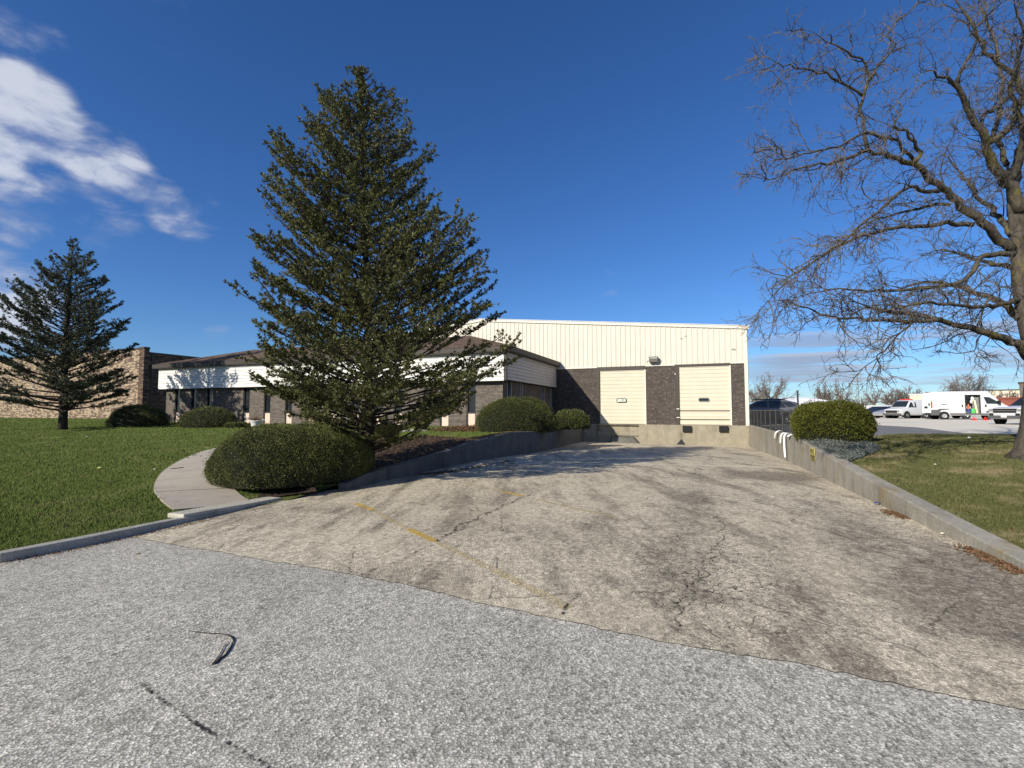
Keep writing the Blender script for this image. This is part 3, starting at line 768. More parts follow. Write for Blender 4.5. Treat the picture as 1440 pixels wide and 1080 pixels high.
b = MB(); b.add([(xa, -.6, -.6), (xc+.05, -.6, -.6), (xc+.05, -.081, -.6), (xa, -.081, -.6), (xa, -.45, zz-.06), (xc-.5, -.45, zz-.06), (xc-.45, -.081, zz), (xa, -.081, zz)],
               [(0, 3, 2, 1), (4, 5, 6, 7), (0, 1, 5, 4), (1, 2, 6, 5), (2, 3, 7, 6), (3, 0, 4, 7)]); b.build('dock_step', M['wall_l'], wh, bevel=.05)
b = MB(); xq = wx(957.5, 625); b.add([(xq-.28, -.35, -.5), (xq+.3, -.35, -.5), (xq+.3, -.081, -.5), (xq-.28, -.081, -.5), (xq, -.1, -.14), (xq+.06, -.082, -.12)], [(0, 1, 5, 4), (1, 2, 5), (2, 3, 4, 5), (3, 0, 4), (0, 3, 2, 1)])
b.build('wheel_stop', M['tar'], wh)
def bumper(xa, xc, z0, z1):
    b = MB(); b.box(xa, xc, -.24, -.082, z0, z1); o = b.build('dock_bumper', M['black'], wh, bevel=.03)
for a, c_ in ((960, 972.5), (1011, 1024)): bumper(wx(a, 602), wx(c_, 602), wz(a, 607.2), wz(a, 598.6))
# pipe and small marks on brick wall
b = MB(); b.box(wx(949, 525), wx(950, 525), -.06, -.031, wz(950, 527), wz(950, 525)); b.build('wall_switch', M['white_plastic'], wh)
# wall light
wlx, wlz = bpl(919, 506, 0)
lt_ = empty('wall_light', tow(wlx, -.01, wlz), -TH, label='grey box floodlight mounted on the cream wall between the two dock doors', cat='wall light')
b = MB(); b.prism([(-.24, -.05, .10), (-.24, -.42, .13), (-.24, -.45, .05), (-.24, -.34, -.17), (-.24, -.05, -.17)], (.5, 0, 0)); b.build('housing', M['galv'], lt_, bevel=.015)
b = MB(); b.box(-.27, .29, -.46, -.04, .131, .15); b.build('hood', M['frame_dark'], lt_)
b = MB(); b.box(-.20, .22, -.33, -.08, -.185, -.172); b.build('lens', M['glass'], lt_)
b = MB(); b.box(-.1, .12, -.05, -.0, -.1, .08); b.build('bracket', M['frame_dark'], lt_)
b = MB(); b.tube([(-.24, -.04, -.05), (-.38, -.04, -.05), (-.38, -.04, -.2)], .012); b.build('conduit', M['galv'], lt_)
# small dents/holes patches on cladding
for px, py in ((958, 476), (964, 473), (1030, 491), (1033, 491.5)):
    x_, z_ = bpl(px, py, 0); b = MB(); b.lathe([(0, -.055), (.05, -.053), (.04, -.045)], 7, (x_, 0, z_), 'y'); b.build('patch', M['galv'], wh)
# ================================================================== OFFICE
XO = wx(782.1, 530)+.0
YO = bpx(711.8, 520, XO)[0]
zbb = bpx(711.9, 533.75, XO)[1]; zbt = bpx(712, 494.5, XO)[1]
XOL = bpl(224, 530, YO)[0]
office = empty('office_building', tow(XO, YO), -TH, label='low office wing with white siding band, brown hipped roof and tall narrow windows', cat='office')
W = XO-XOL; D_ = -YO                        # local: x in [-W, 0], y in [0, D_]
G0 = .45; BR = .32                           # brick set back beneath the band
zbase = .78
b = MB()
# front brick with window slots
def ox(px, py=560): return bpl(px, py, YO+BR)[0]-XO
wins = [(246, 253), (268.8, 275.8), (290.6, 298), (342, 351.2), (371, 380.5), (401, 411), (432, 442.5), (463, 474), (494, 505), (527.5, 539), (553.5, 566), (592, 604) , (619, 631.5), (656, 669)]
wins = [w for w in wins if w != (592, 604)]
segs = []; prev = -W+BR
for a, c_ in wins:
    x0, x1 = ox(a), ox(c_); segs.append((prev, x0)); prev = x1
segs.append((prev, -BR))
for x0, x1 in segs: b.box(x0, x1, BR, BR+.25, G0, zbb-.02)
# right side brick
sw = [(.55, .95), (1.45, 1.85), (4.0, 4.4), (5.6, 5.9)]
sy = []; prev = BR+.251
def oy(px, py=550): return bpx(px, py, XO-BR)[0]-YO
sw = [(oy(712.5), oy(719)), (oy(730.5), oy(734)), (oy(761), oy(765)), (oy(773), oy(776))]
for a, c_ in sw: sy.append((prev, a)); prev = c_
sy.append((prev, D_))
for y0, y1 in sy:
    if y1 > y0: b.box(-BR-.25, -BR, y0, y1, G0, zbb-.02)
b.box(-W+BR, -W+BR+.25, BR+.251, D_, G0, zbb-.02)
b.build('brick_wall', M['brick_off'], office)
zwb = bpl(662, 580.5, YO+BR)[1]
def window(x0, x1, y0, y1, facing):
    """narrow dark window over a beige panel"""
    r = .16
    if facing == 'y':
        f = MB(); f.box(x0+.001, x0+.07, BR+.03, BR+.2, G0, zbb-.02); f.box(x1-.05, x1-.001, BR+.03, BR+.2, G0, zbb-.02); f.box(x0+.07, x1-.05, BR+.03, BR+.2, zwb-.03, zwb+.03)
        o = f.build('window', M['frame_dark'], office)
        g = MB(); g.box(x0+.071, x1-.051, BR+.1, BR+.12, zwb+.03, zbb-.03); g.build('pane', M['glass'], o)
        g = MB(); g.box(x0+.071, x1-.051, BR+.06, BR+.1, G0, zwb-.031); g.build('panel', M['panel'], o)
    else:
        f = MB(); f.box(-BR-.2, -BR+.03, y0+.001, y0+.08, G0, zbb-.02); f.box(-BR-.2, -BR+.03, y1-.08, y1-.001, G0, zbb-.02)
        o = f.build('window', M['frame_grey'], office)
        g = MB(); g.box(-BR-.12, -BR-.1, y0+.081, y1-.081, G0, zbb-.03); g.build('pane', M['glass'], o)
for a, c_ in wins: window(ox(a), ox(c_), 0, 0, 'y')
for a, c_ in sw: window(0, 0, a, c_, 'x')
# horizontal lap siding band
def laps(b, p0, p1, out, z0, z1, n):
    p0, p1, out = Vector(p0), Vector(p1), Vector(out)
    for i in range(n):
        za = z0+(z1-z0)*i/n; zc = z0+(z1-z0)*(i+1)/n
        a, c_ = p0+out*.04, p1+out*.04
        b.add([(a.x, a.y, za), (c_.x, c_.y, za), (p1.x, p1.y, zc), (p0.x, p0.y, zc)], [(0, 1, 2, 3)])
        b.add([(a.x, a.y, za), (c_.x, c_.y, za), (p1.x, p1.y, za+.001), (p0.x, p0.y, za+.001)], [(0, 1, 2, 3)])
b = MB(); laps(b, (-W+.08, 0, 0), (-.08, 0, 0), (0, -1, 0), zbb, zbt, 8); b.build('siding_front', M['white_siding'], office)
b = MB(); laps(b, (0, .08, 0), (0, D_-.02, 0), (1, 0, 0), zbb, zbt, 8); b.build('siding_side', M['grey_siding'], office)
b = MB(); laps(b, (-W, D_-.02, 0), (-W, .08, 0), (-1, 0, 0), zbb, zbt, 8); b.build('siding_side', M['white_siding'], office)
b = MB(); b.box(-W-.03, -W+.08, -.03, .08, zbb-.02, zbt); b.box(-W+.081, -.12, -.03, -.001, zbb-.05, zbb+.03); b.build('siding_trim', M['white_siding'], office, bevel=.005)
b = MB(); b.box(-.12, .03, -.04, .1, zbb-.04, zbt); b.build('corner_post', M['frame_dark'], office, bevel=.005)
b = MB(); b.box(-W, -.0, .0, D_, zbb-.03, zbb-.019); b.build('band_soffit', M['brown_trim'], office)
b = MB(); b.box(-W+.1, -.1, .04, D_, zbb, zbt); b.build('band_wall', M['soffit'], office)
# roof: eaves, fascia, truncated hip
OV = .28; zf1 = zbt+.05; zf2 = zbt+.27
b = MB(); b.box(-W-OV, OV, -OV, D_-.0, zf1-.06, zf1); b.build('soffit', M['soffit'], office)
b = MB(); b.box(-W-OV-.03, OV+.03, -OV-.03, -OV, zf1-.03, zf2); b.box(OV, OV+.03, -OV+.001, D_-.03, zf1-.03, zf2); b.box(-W-OV-.03, -W-OV, -OV+.001, D_-.03, zf1-.03, zf2)
b.build('fascia', M['brown_trim'], office, bevel=.006)
RH = 1.35; rs = RH/.31
e0 = OV+.05; xa, xb_, ya = -W-e0, e0, -e0; zt = zf2+.03
V_ = [(xa, ya, zf2), (xb_, ya, zf2), (xb_, D_-.05, zf2), (xa, D_-.05, zf2), (xa+rs, ya+rs, zf2+RH), (xb_-rs, ya+rs, zf2+RH), (xb_-rs, D_-.05, zf2+RH), (xa+rs, D_-.05, zf2+RH)]
b = MB(); b.add(V_, [(0, 1, 5, 4), (1, 2, 6, 5), (3, 0, 4, 7), (4, 5, 6, 7), (0, 3, 2, 1), (2, 3, 7, 6)]); b.build('roof', M['shingle'], office)
# dark grey return panel between office eave and brick dock wall
# vent pipe
vp = bpl(588, 470, YO+rs+1.0); vx = vp[0]-XO
b = MB(); b.tube([(vx, rs+1, zf2+RH-.1), (vx, rs+1, bpl(588, 456, YO+rs+1)[1])], .09, 10); b.build('vent_pipe', M['frame_grey'], office)
# ================================================================== BROWN BRICK BUILDING FAR LEFT
YB = tob(at(203.8, 560, 46))[1]
xb1 = bpl(203.8, 520, YB)[0]; zbt2 = bpl(203.8, 489, YB)[1]
bb = empty('brick_building', tow(xb1, YB), -TH, label='tall flat-roofed building of mottled tan and brown brick beyond the left lawn', cat='building')
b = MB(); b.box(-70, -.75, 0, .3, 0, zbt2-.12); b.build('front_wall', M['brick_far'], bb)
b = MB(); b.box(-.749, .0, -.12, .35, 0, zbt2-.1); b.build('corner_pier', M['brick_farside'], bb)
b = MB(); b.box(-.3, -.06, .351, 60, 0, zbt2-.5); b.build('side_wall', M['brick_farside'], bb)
b = MB(); b.box(-70, -.76, -.05, .35, zbt2-.119, zbt2+.05); b.box(-.80, .05, -.17, .38, zbt2-.099, zbt2+.08); b.box(-.35, -.01, .381, 60, zbt2-.499, zbt2-.38); b.build('parapet_cap', M['brown_steel'], bb)
b = MB(); b.box(-.059, .02, .6, .75, 0, zbt2-.5); b.box(-.059, .02, 2.6, 2.75, 0, zbt2-.5); b.build('downpipe', M['brown_steel'], bb)
b = MB(); b.box(-70, -.3, .3, 60, zbt2-1, zbt2-.9); b.build('roof', M['soffit'], bb)
# ================================================================== LIGHT AND SKY
SD = Vector((.716, .698, 0)).normalized(); EL = R(27.6)
sun = bpy.data.lights.new('sun', 'SUN'); sun.energy = 5.0; sun.angle = R(.5); sun.color = (1, .925, .79)
so = bpy.data.objects.new('sun', sun); COL.objects.link(so)
ldir = Vector((SD.x*math.cos(EL), SD.y*math.cos(EL), -math.sin(EL)))
so.rotation_euler = ldir.to_track_quat('-Z', 'Y').to_euler(); so.location = (-20, -20, 30)
w = bpy.data.worlds.new('World'); sc.world = w; w.use_nodes = True; t = w.node_tree
bg = t.nodes['Background']
sky = t.nodes.new('ShaderNodeTexSky'); sky.sky_type = 'NISHITA'; sky.sun_disc = False
sky.sun_elevation = EL; sky.sun_rotation = math.atan2(-SD.x, -SD.y); sky.air_density = 1.0; sky.dust_density = .15; sky.ozone_density = 3.5; sky.altitude = 200
bg.inputs['Strength'].default_value = .075
tc = t.nodes.new('ShaderNodeTexCoord'); GEN = tc.outputs['Generated']
def N(typ, **kw):
    x = t.nodes.new(typ)
    for a, c_ in kw.items(): setattr(x, a, c_)
    return x
def S(s, v):
    if isinstance(v, bpy.types.NodeSocket): t.links.new(v, s)
    else: s.default_value = v
def MA(op, a, b_=0., cl=False):
    x = N('ShaderNodeMath', operation=op, use_clamp=cl); S(x.inputs[0], a); S(x.inputs[1], b_); return x.outputs[0]
def MRs(v, a, b_, c_=0., d=1.):
    x = N('ShaderNodeMapRange', interpolation_type='SMOOTHSTEP'); S(x.inputs[0], v)
    for i, q in enumerate((a, b_, c_, d)): x.inputs[i+1].default_value = q
    return x.outputs[0]
sep = N('ShaderNodeSeparateXYZ'); t.links.new(GEN, sep.inputs[0]); dx, dy, dz = sep.outputs
def nz(vec, scale, det=6, ro=.55, dist=0):
    x = N('ShaderNodeTexNoise'); x.inputs['Scale'].default_value = scale; x.inputs['Detail'].default_value = det; x.inputs['Roughness'].default_value = ro; x.inputs['Distortion'].default_value = dist
    t.links.new(vec, x.inputs['Vector']); return x.outputs['Fac']
# high cloud bank at the left: soft lobes along compass directions, broken by noise
lobes = [((-30, 175), .06, 1.0), ((25, 118), .032, .95), ((65, 138), .035, .85), ((40, 175), .05, .95), ((85, 190), .045, .9), ((125, 215), .045, .85), ((165, 235), .045, .9), ((195, 262), .035, .7), ((235, 288), .04, .75), ((150, 285), .05, .45), ((270, 297), .045, .42), ((-15, 240), .045, .95), ((20, 262), .035, .8), ((40, 285), .06, .55), ((110, 300), .055, .4),
         ((75, 75), .035, .32), ((10, 50), .03, .25), ((235, 35), .04, .22), ((0, 430), .07, .8), ((310, 478), .03, .35), ((855, 396), .035, .28), ((-150, 220), .07, 1.)]
acc = None
for (px, py), rad, amp in lobes:
    d_ = ray(px, py).normalized()
    dp = N('ShaderNodeVectorMath', operation='DOT_PRODUCT'); t.links.new(GEN, dp.inputs[0]); dp.inputs[1].default_value = d_
    v_ = MRs(dp.outputs['Value'], math.cos(rad*1.35), math.cos(rad*.1), 0, amp)
    acc = v_ if acc is None else MA('MAXIMUM', acc, v_)
mp = N('ShaderNodeMapping'); mp.inputs['Rotation'].default_value = (0, R(38), 0); mp.inputs['Scale'].default_value = (1.0, 1, 2.0); t.links.new(GEN, mp.inputs[0])
nA = nz(mp.outputs[0], 9.5, 8, .58, .35)
nB = nz(mp.outputs[0], 2.2, 4, .5, .3)
cl1 = MRs(MA('ADD', MA('MULTIPLY', acc, .60), MA('ADD', MA('MULTIPLY', nA, 1.25), MA('MULTIPLY', nB, .40))), .92, 1.46)
cl1 = MA('MULTIPLY', cl1, MRs(acc, .02, .25), True)
# low flat cloud banks near the horizon
mp2 = N('ShaderNodeMapping'); mp2.inputs['Scale'].default_value = (1.1, 1.1, 17); mp2.inputs['Location'].default_value = (.35, .1, 0.2); t.links.new(GEN, mp2.inputs[0])
nC = nz(mp2.outputs[0], 2.6, 6, .55, .2)
elv = MA('MULTIPLY', MRs(dz, .015, .05), MRs(dz, .19, .10))
azm = MA('ADD', MRs(dx, .36, .52), MRs(dx, -.62, -.78, 0, .8), True)
cl2 = MA('MULTIPLY', MA('MULTIPLY', MRs(nC, .46, .60), elv), azm)
cl3 = MA('MULTIPLY', MA('MULTIPLY', MRs(nC, .50, .75), MA('MULTIPLY', MRs(dz, .0, .04), MRs(dz, .12, .05))), .25)
cl2 = MA('MAXIMUM', cl2, cl3)
# unseen pale cloud, added behind the viewer to give neutral fill light
cl2 = MA('MAXIMUM', cl2, MA('MULTIPLY', MRs(nB, .44, .58), MRs(dy, -.05, -.35, 0, .75)))
cr = N('ShaderNodeValToRGB'); cr.color_ramp.elements[0].color = (4.6, 5.0, 6.6, 1); cr.color_ramp.elements[1].color = (7.8, 8.2, 9.2, 1); cr.color_ramp.elements[0].position = .3; cr.color_ramp.elements[1].position = .85
t.links.new(cl1, cr.inputs[0])
cr2 = N('ShaderNodeValToRGB'); cr2.color_ramp.elements[0].color = (3.8, 4.3, 5.6, 1); cr2.color_ramp.elements[1].color = (5.6, 5.8, 6.6, 1)
mp3 = N('ShaderNodeMapping'); mp3.inputs['Scale'].default_value = (1.1, 1.1, 17); mp3.inputs['Location'].default_value = (.35, .1, .30); t.links.new(GEN, mp3.inputs[0])
t.links.new(MRs(nz(mp3.outputs[0], 2.6, 6, .55, .2), .62, .44), cr2.inputs[0])
# the real sky is a deeper blue away from the horizon than the model's
hs = N('ShaderNodeHueSaturation'); hs.inputs['Saturation'].default_value = 1.15; hs.inputs['Value'].default_value = 1.04; t.links.new(sky.outputs[0], hs.inputs['Color'])
def mixw(f, a, b_):
    x = N('ShaderNodeMix', data_type='RGBA'); S(x.inputs[0], f); t.links.new(a, x.inputs[6]); t.links.new(b_, x.inputs[7]); return x.outputs[2]
tn = N('ShaderNodeMix', data_type='RGBA', blend_type='MULTIPLY'); tn.inputs[0].default_value = 1
tr_ = N('ShaderNodeValToRGB'); t.links.new(MRs(dz, -.02, .55), tr_.inputs[0]); tr_.color_ramp.elements[0].color = (.72, .95, 1.30, 1); tr_.color_ramp.elements[1].color = (.80, 1.01, 1.36, 1)
t.links.new(hs.outputs[0], tn.inputs[6]); t.links.new(tr_.outputs[0], tn.inputs[7])
c0 = mixw(MA('MULTIPLY', cl2, .8), tn.outputs[2], cr2.outputs[0]); c1_ = mixw(MA('MULTIPLY', cl1, .84), c0, cr.outputs[0])
t.links.new(c1_, bg.inputs['Color'])
vs_ = sc.view_settings; vs_.view_transform = 'Standard'; vs_.look = 'None'; vs_.exposure = 0.25; vs_.gamma = 1
# ================================================================== CONIFERS
def conifer(name, label, Y, base, outline, nbranch, ntuft, mats, trunk_r, lean=0., blade=(.075, .022), bare=.35, low=.8):
    """outline rows: (pixel y, left x, right x, axis x) read at the tree's own distance -> real half widths per height"""
    H = []; RL = []; RR = []; AX = []
    for py, xl, xr, xc in outline:
        p = at(xc, py, Y); H.append(p.z); AX.append(p.x); RL.append(p.x-at(xl, py, Y).x); RR.append(at(xr, py, Y).x-p.x)
    o_ = np.argsort(H); H = np.array(H)[o_]; RL = np.array(RL)[o_]; RR = np.array(RR)[o_]; AX = np.array(AX)[o_]
    top = H[-1]; bz = base.z
    axis = lambda z: np.interp(z, np.concatenate([[bz], H]), np.concatenate([[base.x], AX]))
    root = empty(name, base); tag(root, label, 'conifer tree')
    tr = MB(); pts = []; rad = []
    for i in range(22):
        z = bz-.1+(top-bz)*i/21; pts.append((axis(z)-base.x+random.uniform(-.02, .02), random.uniform(-.02, .02), z-bz)); f = i/21
        rad.append(trunk_r*(1-f)**.85+.012+(.12*trunk_r if i == 0 else 0))
    tr.tube(pts, rad, 9); tr.build('trunk', mats[1], root, smooth=True)
    bm_ = MB(); TP = []; TD = []; GA = 2.39996
    for i in range(nbranch):
        f = (i+.5)/nbranch; hs_ = bz+low+(top-bz-low-.05)*(f**1.12)      # height where the branch leaves the trunk
        az = i*GA+random.uniform(-.5, .5); frac = (hs_-bz)/(top-bz)
        up = .34+.70*frac+random.uniform(-.26, .26)                      # rise per unit run
        if frac < .22: up = random.uniform(.08, .55)
        ca, sa = math.cos(az), math.sin(az)
        def Rr(z):
            l = np.interp(z, H, RL); r = np.interp(z, H, RR); w_ = max(0, min(1, .5+ca*.85))
            side = r*w_+l*(1-w_)
            return side
        L = .3
        for _ in range(6): L = max(.15, min(6, Rr(min(hs_+up*L*.8, top-.05))))
        up = min(up, max(.05, (top-.12-hs_)/max(L*.95, .1)))
        L *= 1.0*(random.choice([1.0, 1.0, .95, .88, .78]) if random.random() < .9 else .6)
        L *= 1-.5*max(0, -sa)*max(0, frac-.25)/.75
        p0 = Vector((axis(hs_), base.y, hs_)); P = []; n = max(4, int(L/.22)); ph = random.uniform(0, 6)
        for j in range(n+1):
            s_ = j/n; r = L*s_; z = hs_+up*L*(.55*s_+.45*s_*s_)*.9
            wob = .05*math.sin(ph+s_*7)*L
            P.append(Vector((p0.x+ca*r-sa*wob, p0.y+sa*r+ca*wob, z)))
        rb = max(.008, trunk_r*.24*(1-frac*.75)*min(1.2, L/2))
        bm_.tube([p-base for p in P], [rb*(1-.85*j/n)+.004 for j in range(n+1)], 5)
        # side shoots
        step = .16 if L > .6 else .11; s_ = bare*random.uniform(.5, 1.15) if L > .9 else .12
        if frac < .3: s_ = random.uniform(.3, .6)
        while s_ < 1.0:
            k_ = s_*n; j = min(int(k_), n-1); q = P[j].lerp(P[j+1], k_-j); t_ = (P[j+1]-P[j]).normalized()
            for sd_ in (-1, 1):
                if random.random() < .14: continue
                ln_ = (.22+.42*(1-abs(s_-.62)*1.3))*min(1, L/1.3)*random.uniform(.55, 1.2)
                sidev = Vector((-sa*sd_, ca*sd_, 0)); d_ = (t_*.75+sidev*random.uniform(.45, 1.)+Vector((0, 0, random.uniform(-.12, .5)))).normalized()
                e_ = q+d_*ln_; m_ = q.lerp(e_, .5)+Vector((0, 0, .03*ln_))
                bm_.tube([q-base, m_-base, e_-base], [.007, .005, .003], 3, cap=False)
                c_ = max(2, int(ln_/.042))
                for a in range(c_):
                    g = (a+random.random())/c_
                    if g < .18: continue
                    pt = q.lerp(e_, g); TP.append(pt); TD.append(d_)
            s_ += step/L*random.uniform(.75, 1.3)
        for a in range(5): TP.append(P[-1]+Vector((random.gauss(0, .03), random.gauss(0, .03), random.uniform(-.06, .04)))); TD.append((P[-1]-P[-2]).normalized())
    for a in range(40):
        z = top-random.random()**1.5*.8; TP.append(Vector((axis(z)+random.gauss(0, .05), base.y+random.gauss(0, .05), z))); TD.append(Vector((random.gauss(0, .4), random.gauss(0, .4), 1)).normalized())
    bm_.build('limbs', mats[1], root)
    TP = np.array([tuple(p-base) for p in TP]); TD = np.array([tuple(d_) for d_ in TD])
    # foliage gathers in clumps with thin places between them
    s1 = np.sin(TP[:, 0]*3.1+1.3*np.sin(TP[:, 2]*1.9))*np.sin(TP[:, 1]*2.7+.6)*np.sin(TP[:, 2]*3.3+TP[:, 0]*1.1)+.6*np.sin(TP[:, 0]*6.3+TP[:, 1]*5.1+2)*np.sin(TP[:, 2]*6.9)
    rr_ = np.hypot(TP[:, 0], TP[:, 1])/(np.interp(TP[:, 2]+bz, H, (RL+RR)/2)+.1)
    kp = rng.uniform(0, 1, len(TP)) < np.clip(.85+.7*s1, .2, 1)*np.clip(.35+1.1*rr_, .3, 1); TP = TP[kp]; TD = TD[kp]
    print(name, len(TP))
    if len(TP) > ntuft: ix = rng.choice(len(TP), ntuft, False); TP = TP[ix]; TD = TD[ix]
    K = 13; P8 = np.repeat(TP+rng.normal(0, .018, TP.shape), K, 0); D8 = np.repeat(TD, K, 0)+np.array([0, 0, .35])
    V, Fc = cards(P8, D8, blade[0], blade[1], .75)
    mesh_np('crown', V, Fc, mats[0], root)
    return root
BIG = [(93, 504, 506, 505), (103, 484, 522, 506), (112, 458, 534, 507), (131, 443, 545, 508), (141, 424, 556, 508), (165, 424, 573, 509), (185, 394, 578, 509), (208, 379, 592, 510), (232, 378, 606, 511), (261, 379, 604, 511), (287, 367, 606, 512), (305, 366, 632, 512), (325, 362, 660, 513), (345, 351.75, 678, 514), (372, 366.2, 688, 514), (395, 371.25, 691, 515), (412, 370.2, 692, 515), (438, 348, 700, 516), (465, 348, 714, 517), (490, 347, 722, 518), (510, 348, 718, 518), (526, 350, 712, 519), (545, 364, 702, 520), (565, 373, 668, 520), (590, 400, 640, 521), (610, 468, 600, 521), (630, 523, 550, 521)]
YT = 11.0; tb = on(521, 661, zlawn); tb = Vector((tb.x, tb.y, tb.z)); YT = tb.y
BIG = [(a, x_-(x_-l_)*.95, r_, x_) for a, l_, r_, x_ in BIG]
conifer('conifer_tree', 'tall airy dark green conifer rising from the mulch bed behind the big rounded bush', YT, tb, BIG, 370, 60000, (M['con'], M['bark_con']), .10, blade=(.080, .017), low=.38)
LEFT = [(335, 101, 103, 102), (346, 88, 112, 102), (354, 70, 124, 101), (372, 56, 132, 100), (388, 42, 136, 99), (396, 20, 140, 98), (415, 12, 158, 97), (440, 6, 174, 96), (455, 4, 168, 95), (470, -2, 160, 94), (485, -4, 178, 93), (500, -14, 172, 92),
        (520, -22, 170, 91), (537, -26, 174, 90), (557, -24, 184, 90), (570, -8, 150, 89), (578, 30, 120, 89)]
tl = on(88, 604.5, zlawn)
conifer('conifer_tree', 'smaller blue-green conifer with a bare lower trunk standing alone on the left lawn', tl.y, tl, [(a, b_+4, xc_+(c_-xc_)*.93, xc_) for a, b_, c_, xc_ in LEFT], 190, 13000, (M['con2'], M['bark_con']), .20, blade=(.125, .024), low=1.0, bare=.35)
# ================================================================== BUSHES
def bush(name, label, cat, group, c, rx, ry, h, rz, n, leaf, ln, wd, lump=.06, squat=.0, box=2.2, seed=0):
    """clipped shrub: superellipsoid hull with many small leaves standing on it"""
    r2 = np.random.default_rng(seed); root = empty(name, c, rz); tag(root, label, cat, group)
    nu, nv = 48, 20; hv = []
    ph = r2.uniform(0, 6, 12)
    def surf(u, v):
        # v in [0,1] from ground to top
        a = v*math.pi/2*1.0; e = 2/box
        cr_ = np.power(np.maximum(np.cos(a), 1e-6), e); sr = np.power(np.maximum(np.sin(a), 0), e)
        l = 1+lump*(np.sin(2*u+ph[0])+.6*np.sin(3*u+ph[1]+3*a)+.5*np.sin(5*u+ph[2]+4*a)+.35*np.sin(9*u+ph[3])*np.sin(6*a+ph[4])+.25*np.sin(15*u+ph[5])*np.sin(11*a+ph[6]))
        und = np.where(v < .12, .90+.10*v/.12, 1.)
        return np.stack([rx*cr_*np.cos(u)*l*und, ry*cr_*np.sin(u)*l*und, h*sr*(1+(l-1)*.8)], -1)
    U, Vv = np.meshgrid(np.linspace(0, 2*math.pi, nu, endpoint=False), np.linspace(0, 1, nv)); S_ = surf(U, Vv)*.955
    Fh = [(i*nu+j, i*nu+(j+1) % nu, (i+1)*nu+(j+1) % nu, (i+1)*nu+j) for i in range(nv-1) for j in range(nu)]
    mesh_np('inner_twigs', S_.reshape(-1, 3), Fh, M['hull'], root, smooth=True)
    u = r2.uniform(0, 2*math.pi, n*2); v = np.arcsin(r2.uniform(0, 1, n*2)**.9)/(math.pi/2)
    P = surf(u, v); e = 1e-3; Nn = np.cross(surf(u+e, v)-P, surf(u, np.minimum(v+e, 1))-P); Nn /= np.linalg.norm(Nn, axis=1)[:, None]+1e-12
    # shallow hollows: leaves missing or set back in patches
    P = P+Nn*(r2.uniform(0, 1, n*2)**22*h*.09)[:, None]     # stray shoots
    q = np.sin(P[:, 0]*9+ph[7])*np.sin(P[:, 1]*8+ph[8])*np.sin(P[:, 2]*11+ph[9])+.5*np.sin(P[:, 0]*21+P[:, 2]*17+ph[10])
    keep = r2.uniform(-1.6, 1, n*2) < q+.75; P, Nn, q = P[keep][:n], Nn[keep][:n], q[keep][:n]
    P = P+Nn*(r2.normal(0, ln*.35, len(P))-.4*ln+q*ln*.35)[:, None]; P[:, 2] = np.maximum(P[:, 2], .01)
    V, Fc = cards(P, Nn*1.0+np.array([0, 0, .25]), ln, wd, .65)
    mesh_np('foliage', V, Fc, leaf, root); return root
def bushpx(xl, xr, yb, yt, zf, depth_r, **kw):
    """a bush whose outline spans xl..xr and whose foot meets the ground at yb"""
    p = on((xl+xr)/2, yb, zf); rx = (at(xr, yb, p.y).x-at(xl, yb, p.y).x)/2; Yc = p.y+depth_r
    s_ = Yc/p.y; c = Vector(((xl+xr-1440)/2/F*Yc/1.0, Yc, 0)); c.z = zf(c.x, c.y)-.03
    rx *= s_*.985; h = at((xl+xr)/2, yt, Yc+rx*.0).z-c.z
    return c, rx, h
c, rx, h = bushpx(289, 500, 701, 598, zlawn, 1.0)
c = Vector((c.x-.05, c.y+.05, c.z))
bush('bush', 'huge dark rounded yew bush between the curved sidewalk and the driveway', 'bush', None, c+Vector((.29, .22, 0)), 1.68, 1.30, 1.16, R(38), 125000, M['yew'], .024, .011, .05, box=2.55, seed=3)
BS = [(152, 238, 600.5, 570, .9, 'dark rounded bush before the office corner, left of its twin', 5, M['yew'], .05, 17000),
      (254, 338, 602, 573, .9, 'dark rounded bush before the office windows, just left of the white planter', 6, M['yew'], .05, 17000)]
for xl, xr, yb, yt, dr, lab, sd_, lf, ll, nn in BS:
    c, rx, h = bushpx(xl, xr, yb, yt, zlawn, dr)
    bush('bush', lab, 'bush', 'dark bushes along the office front', c, rx, dr+.1, h, 0, nn, lf, ll, ll*.45, .05, seed=sd_)
c, rx, h = bushpx(318, 352, 602, 594.5, zlawn, .4)
bush('bush', 'very low clipped plant between the right dark bush and the white planter', 'bush', None, c, rx, .45, h, 0, 2500, M['yew'], .06, .03, .05, box=4, seed=9)
c, rx, h = bushpx(671, 786, 608, 560, zlawn, 1.25)
bush('bush', 'big domed green yew at the office corner above the dark retaining wall', 'bush', None, c, rx, 1.3, h, 0, 42000, M['yew2'], .040, .018, .04, box=2.3, seed=11)
c, rx, h = bushpx(776, 828, 603, 577, zlawn, .9)
bush('bush', 'smaller green bush half in shadow against the dock wall', 'bush', None, c, rx, .95, h, 0, 9000, M['yew2'], .07, .03, .05, seed=12)
p = on(1168, 624, zlawnR); Yc = p.y+.55; bc = Vector(((1168-720)/F*Yc, Yc, 0)); bc.z = zlawnR(bc.x, bc.y)-.04
bw = (at(1224, 600, Yc).x-at(1112, 600, Yc).x)/2
bush('bush', 'boxy clipped yellow-green bush above the right retaining wall beside the wire fence', 'bush', None, bc, bw*.97, .72, at(1168, 566.5, Yc-.3).z-bc.z, 0, 34000, M['box'], .05, .022, .035, box=3.6, seed=14)
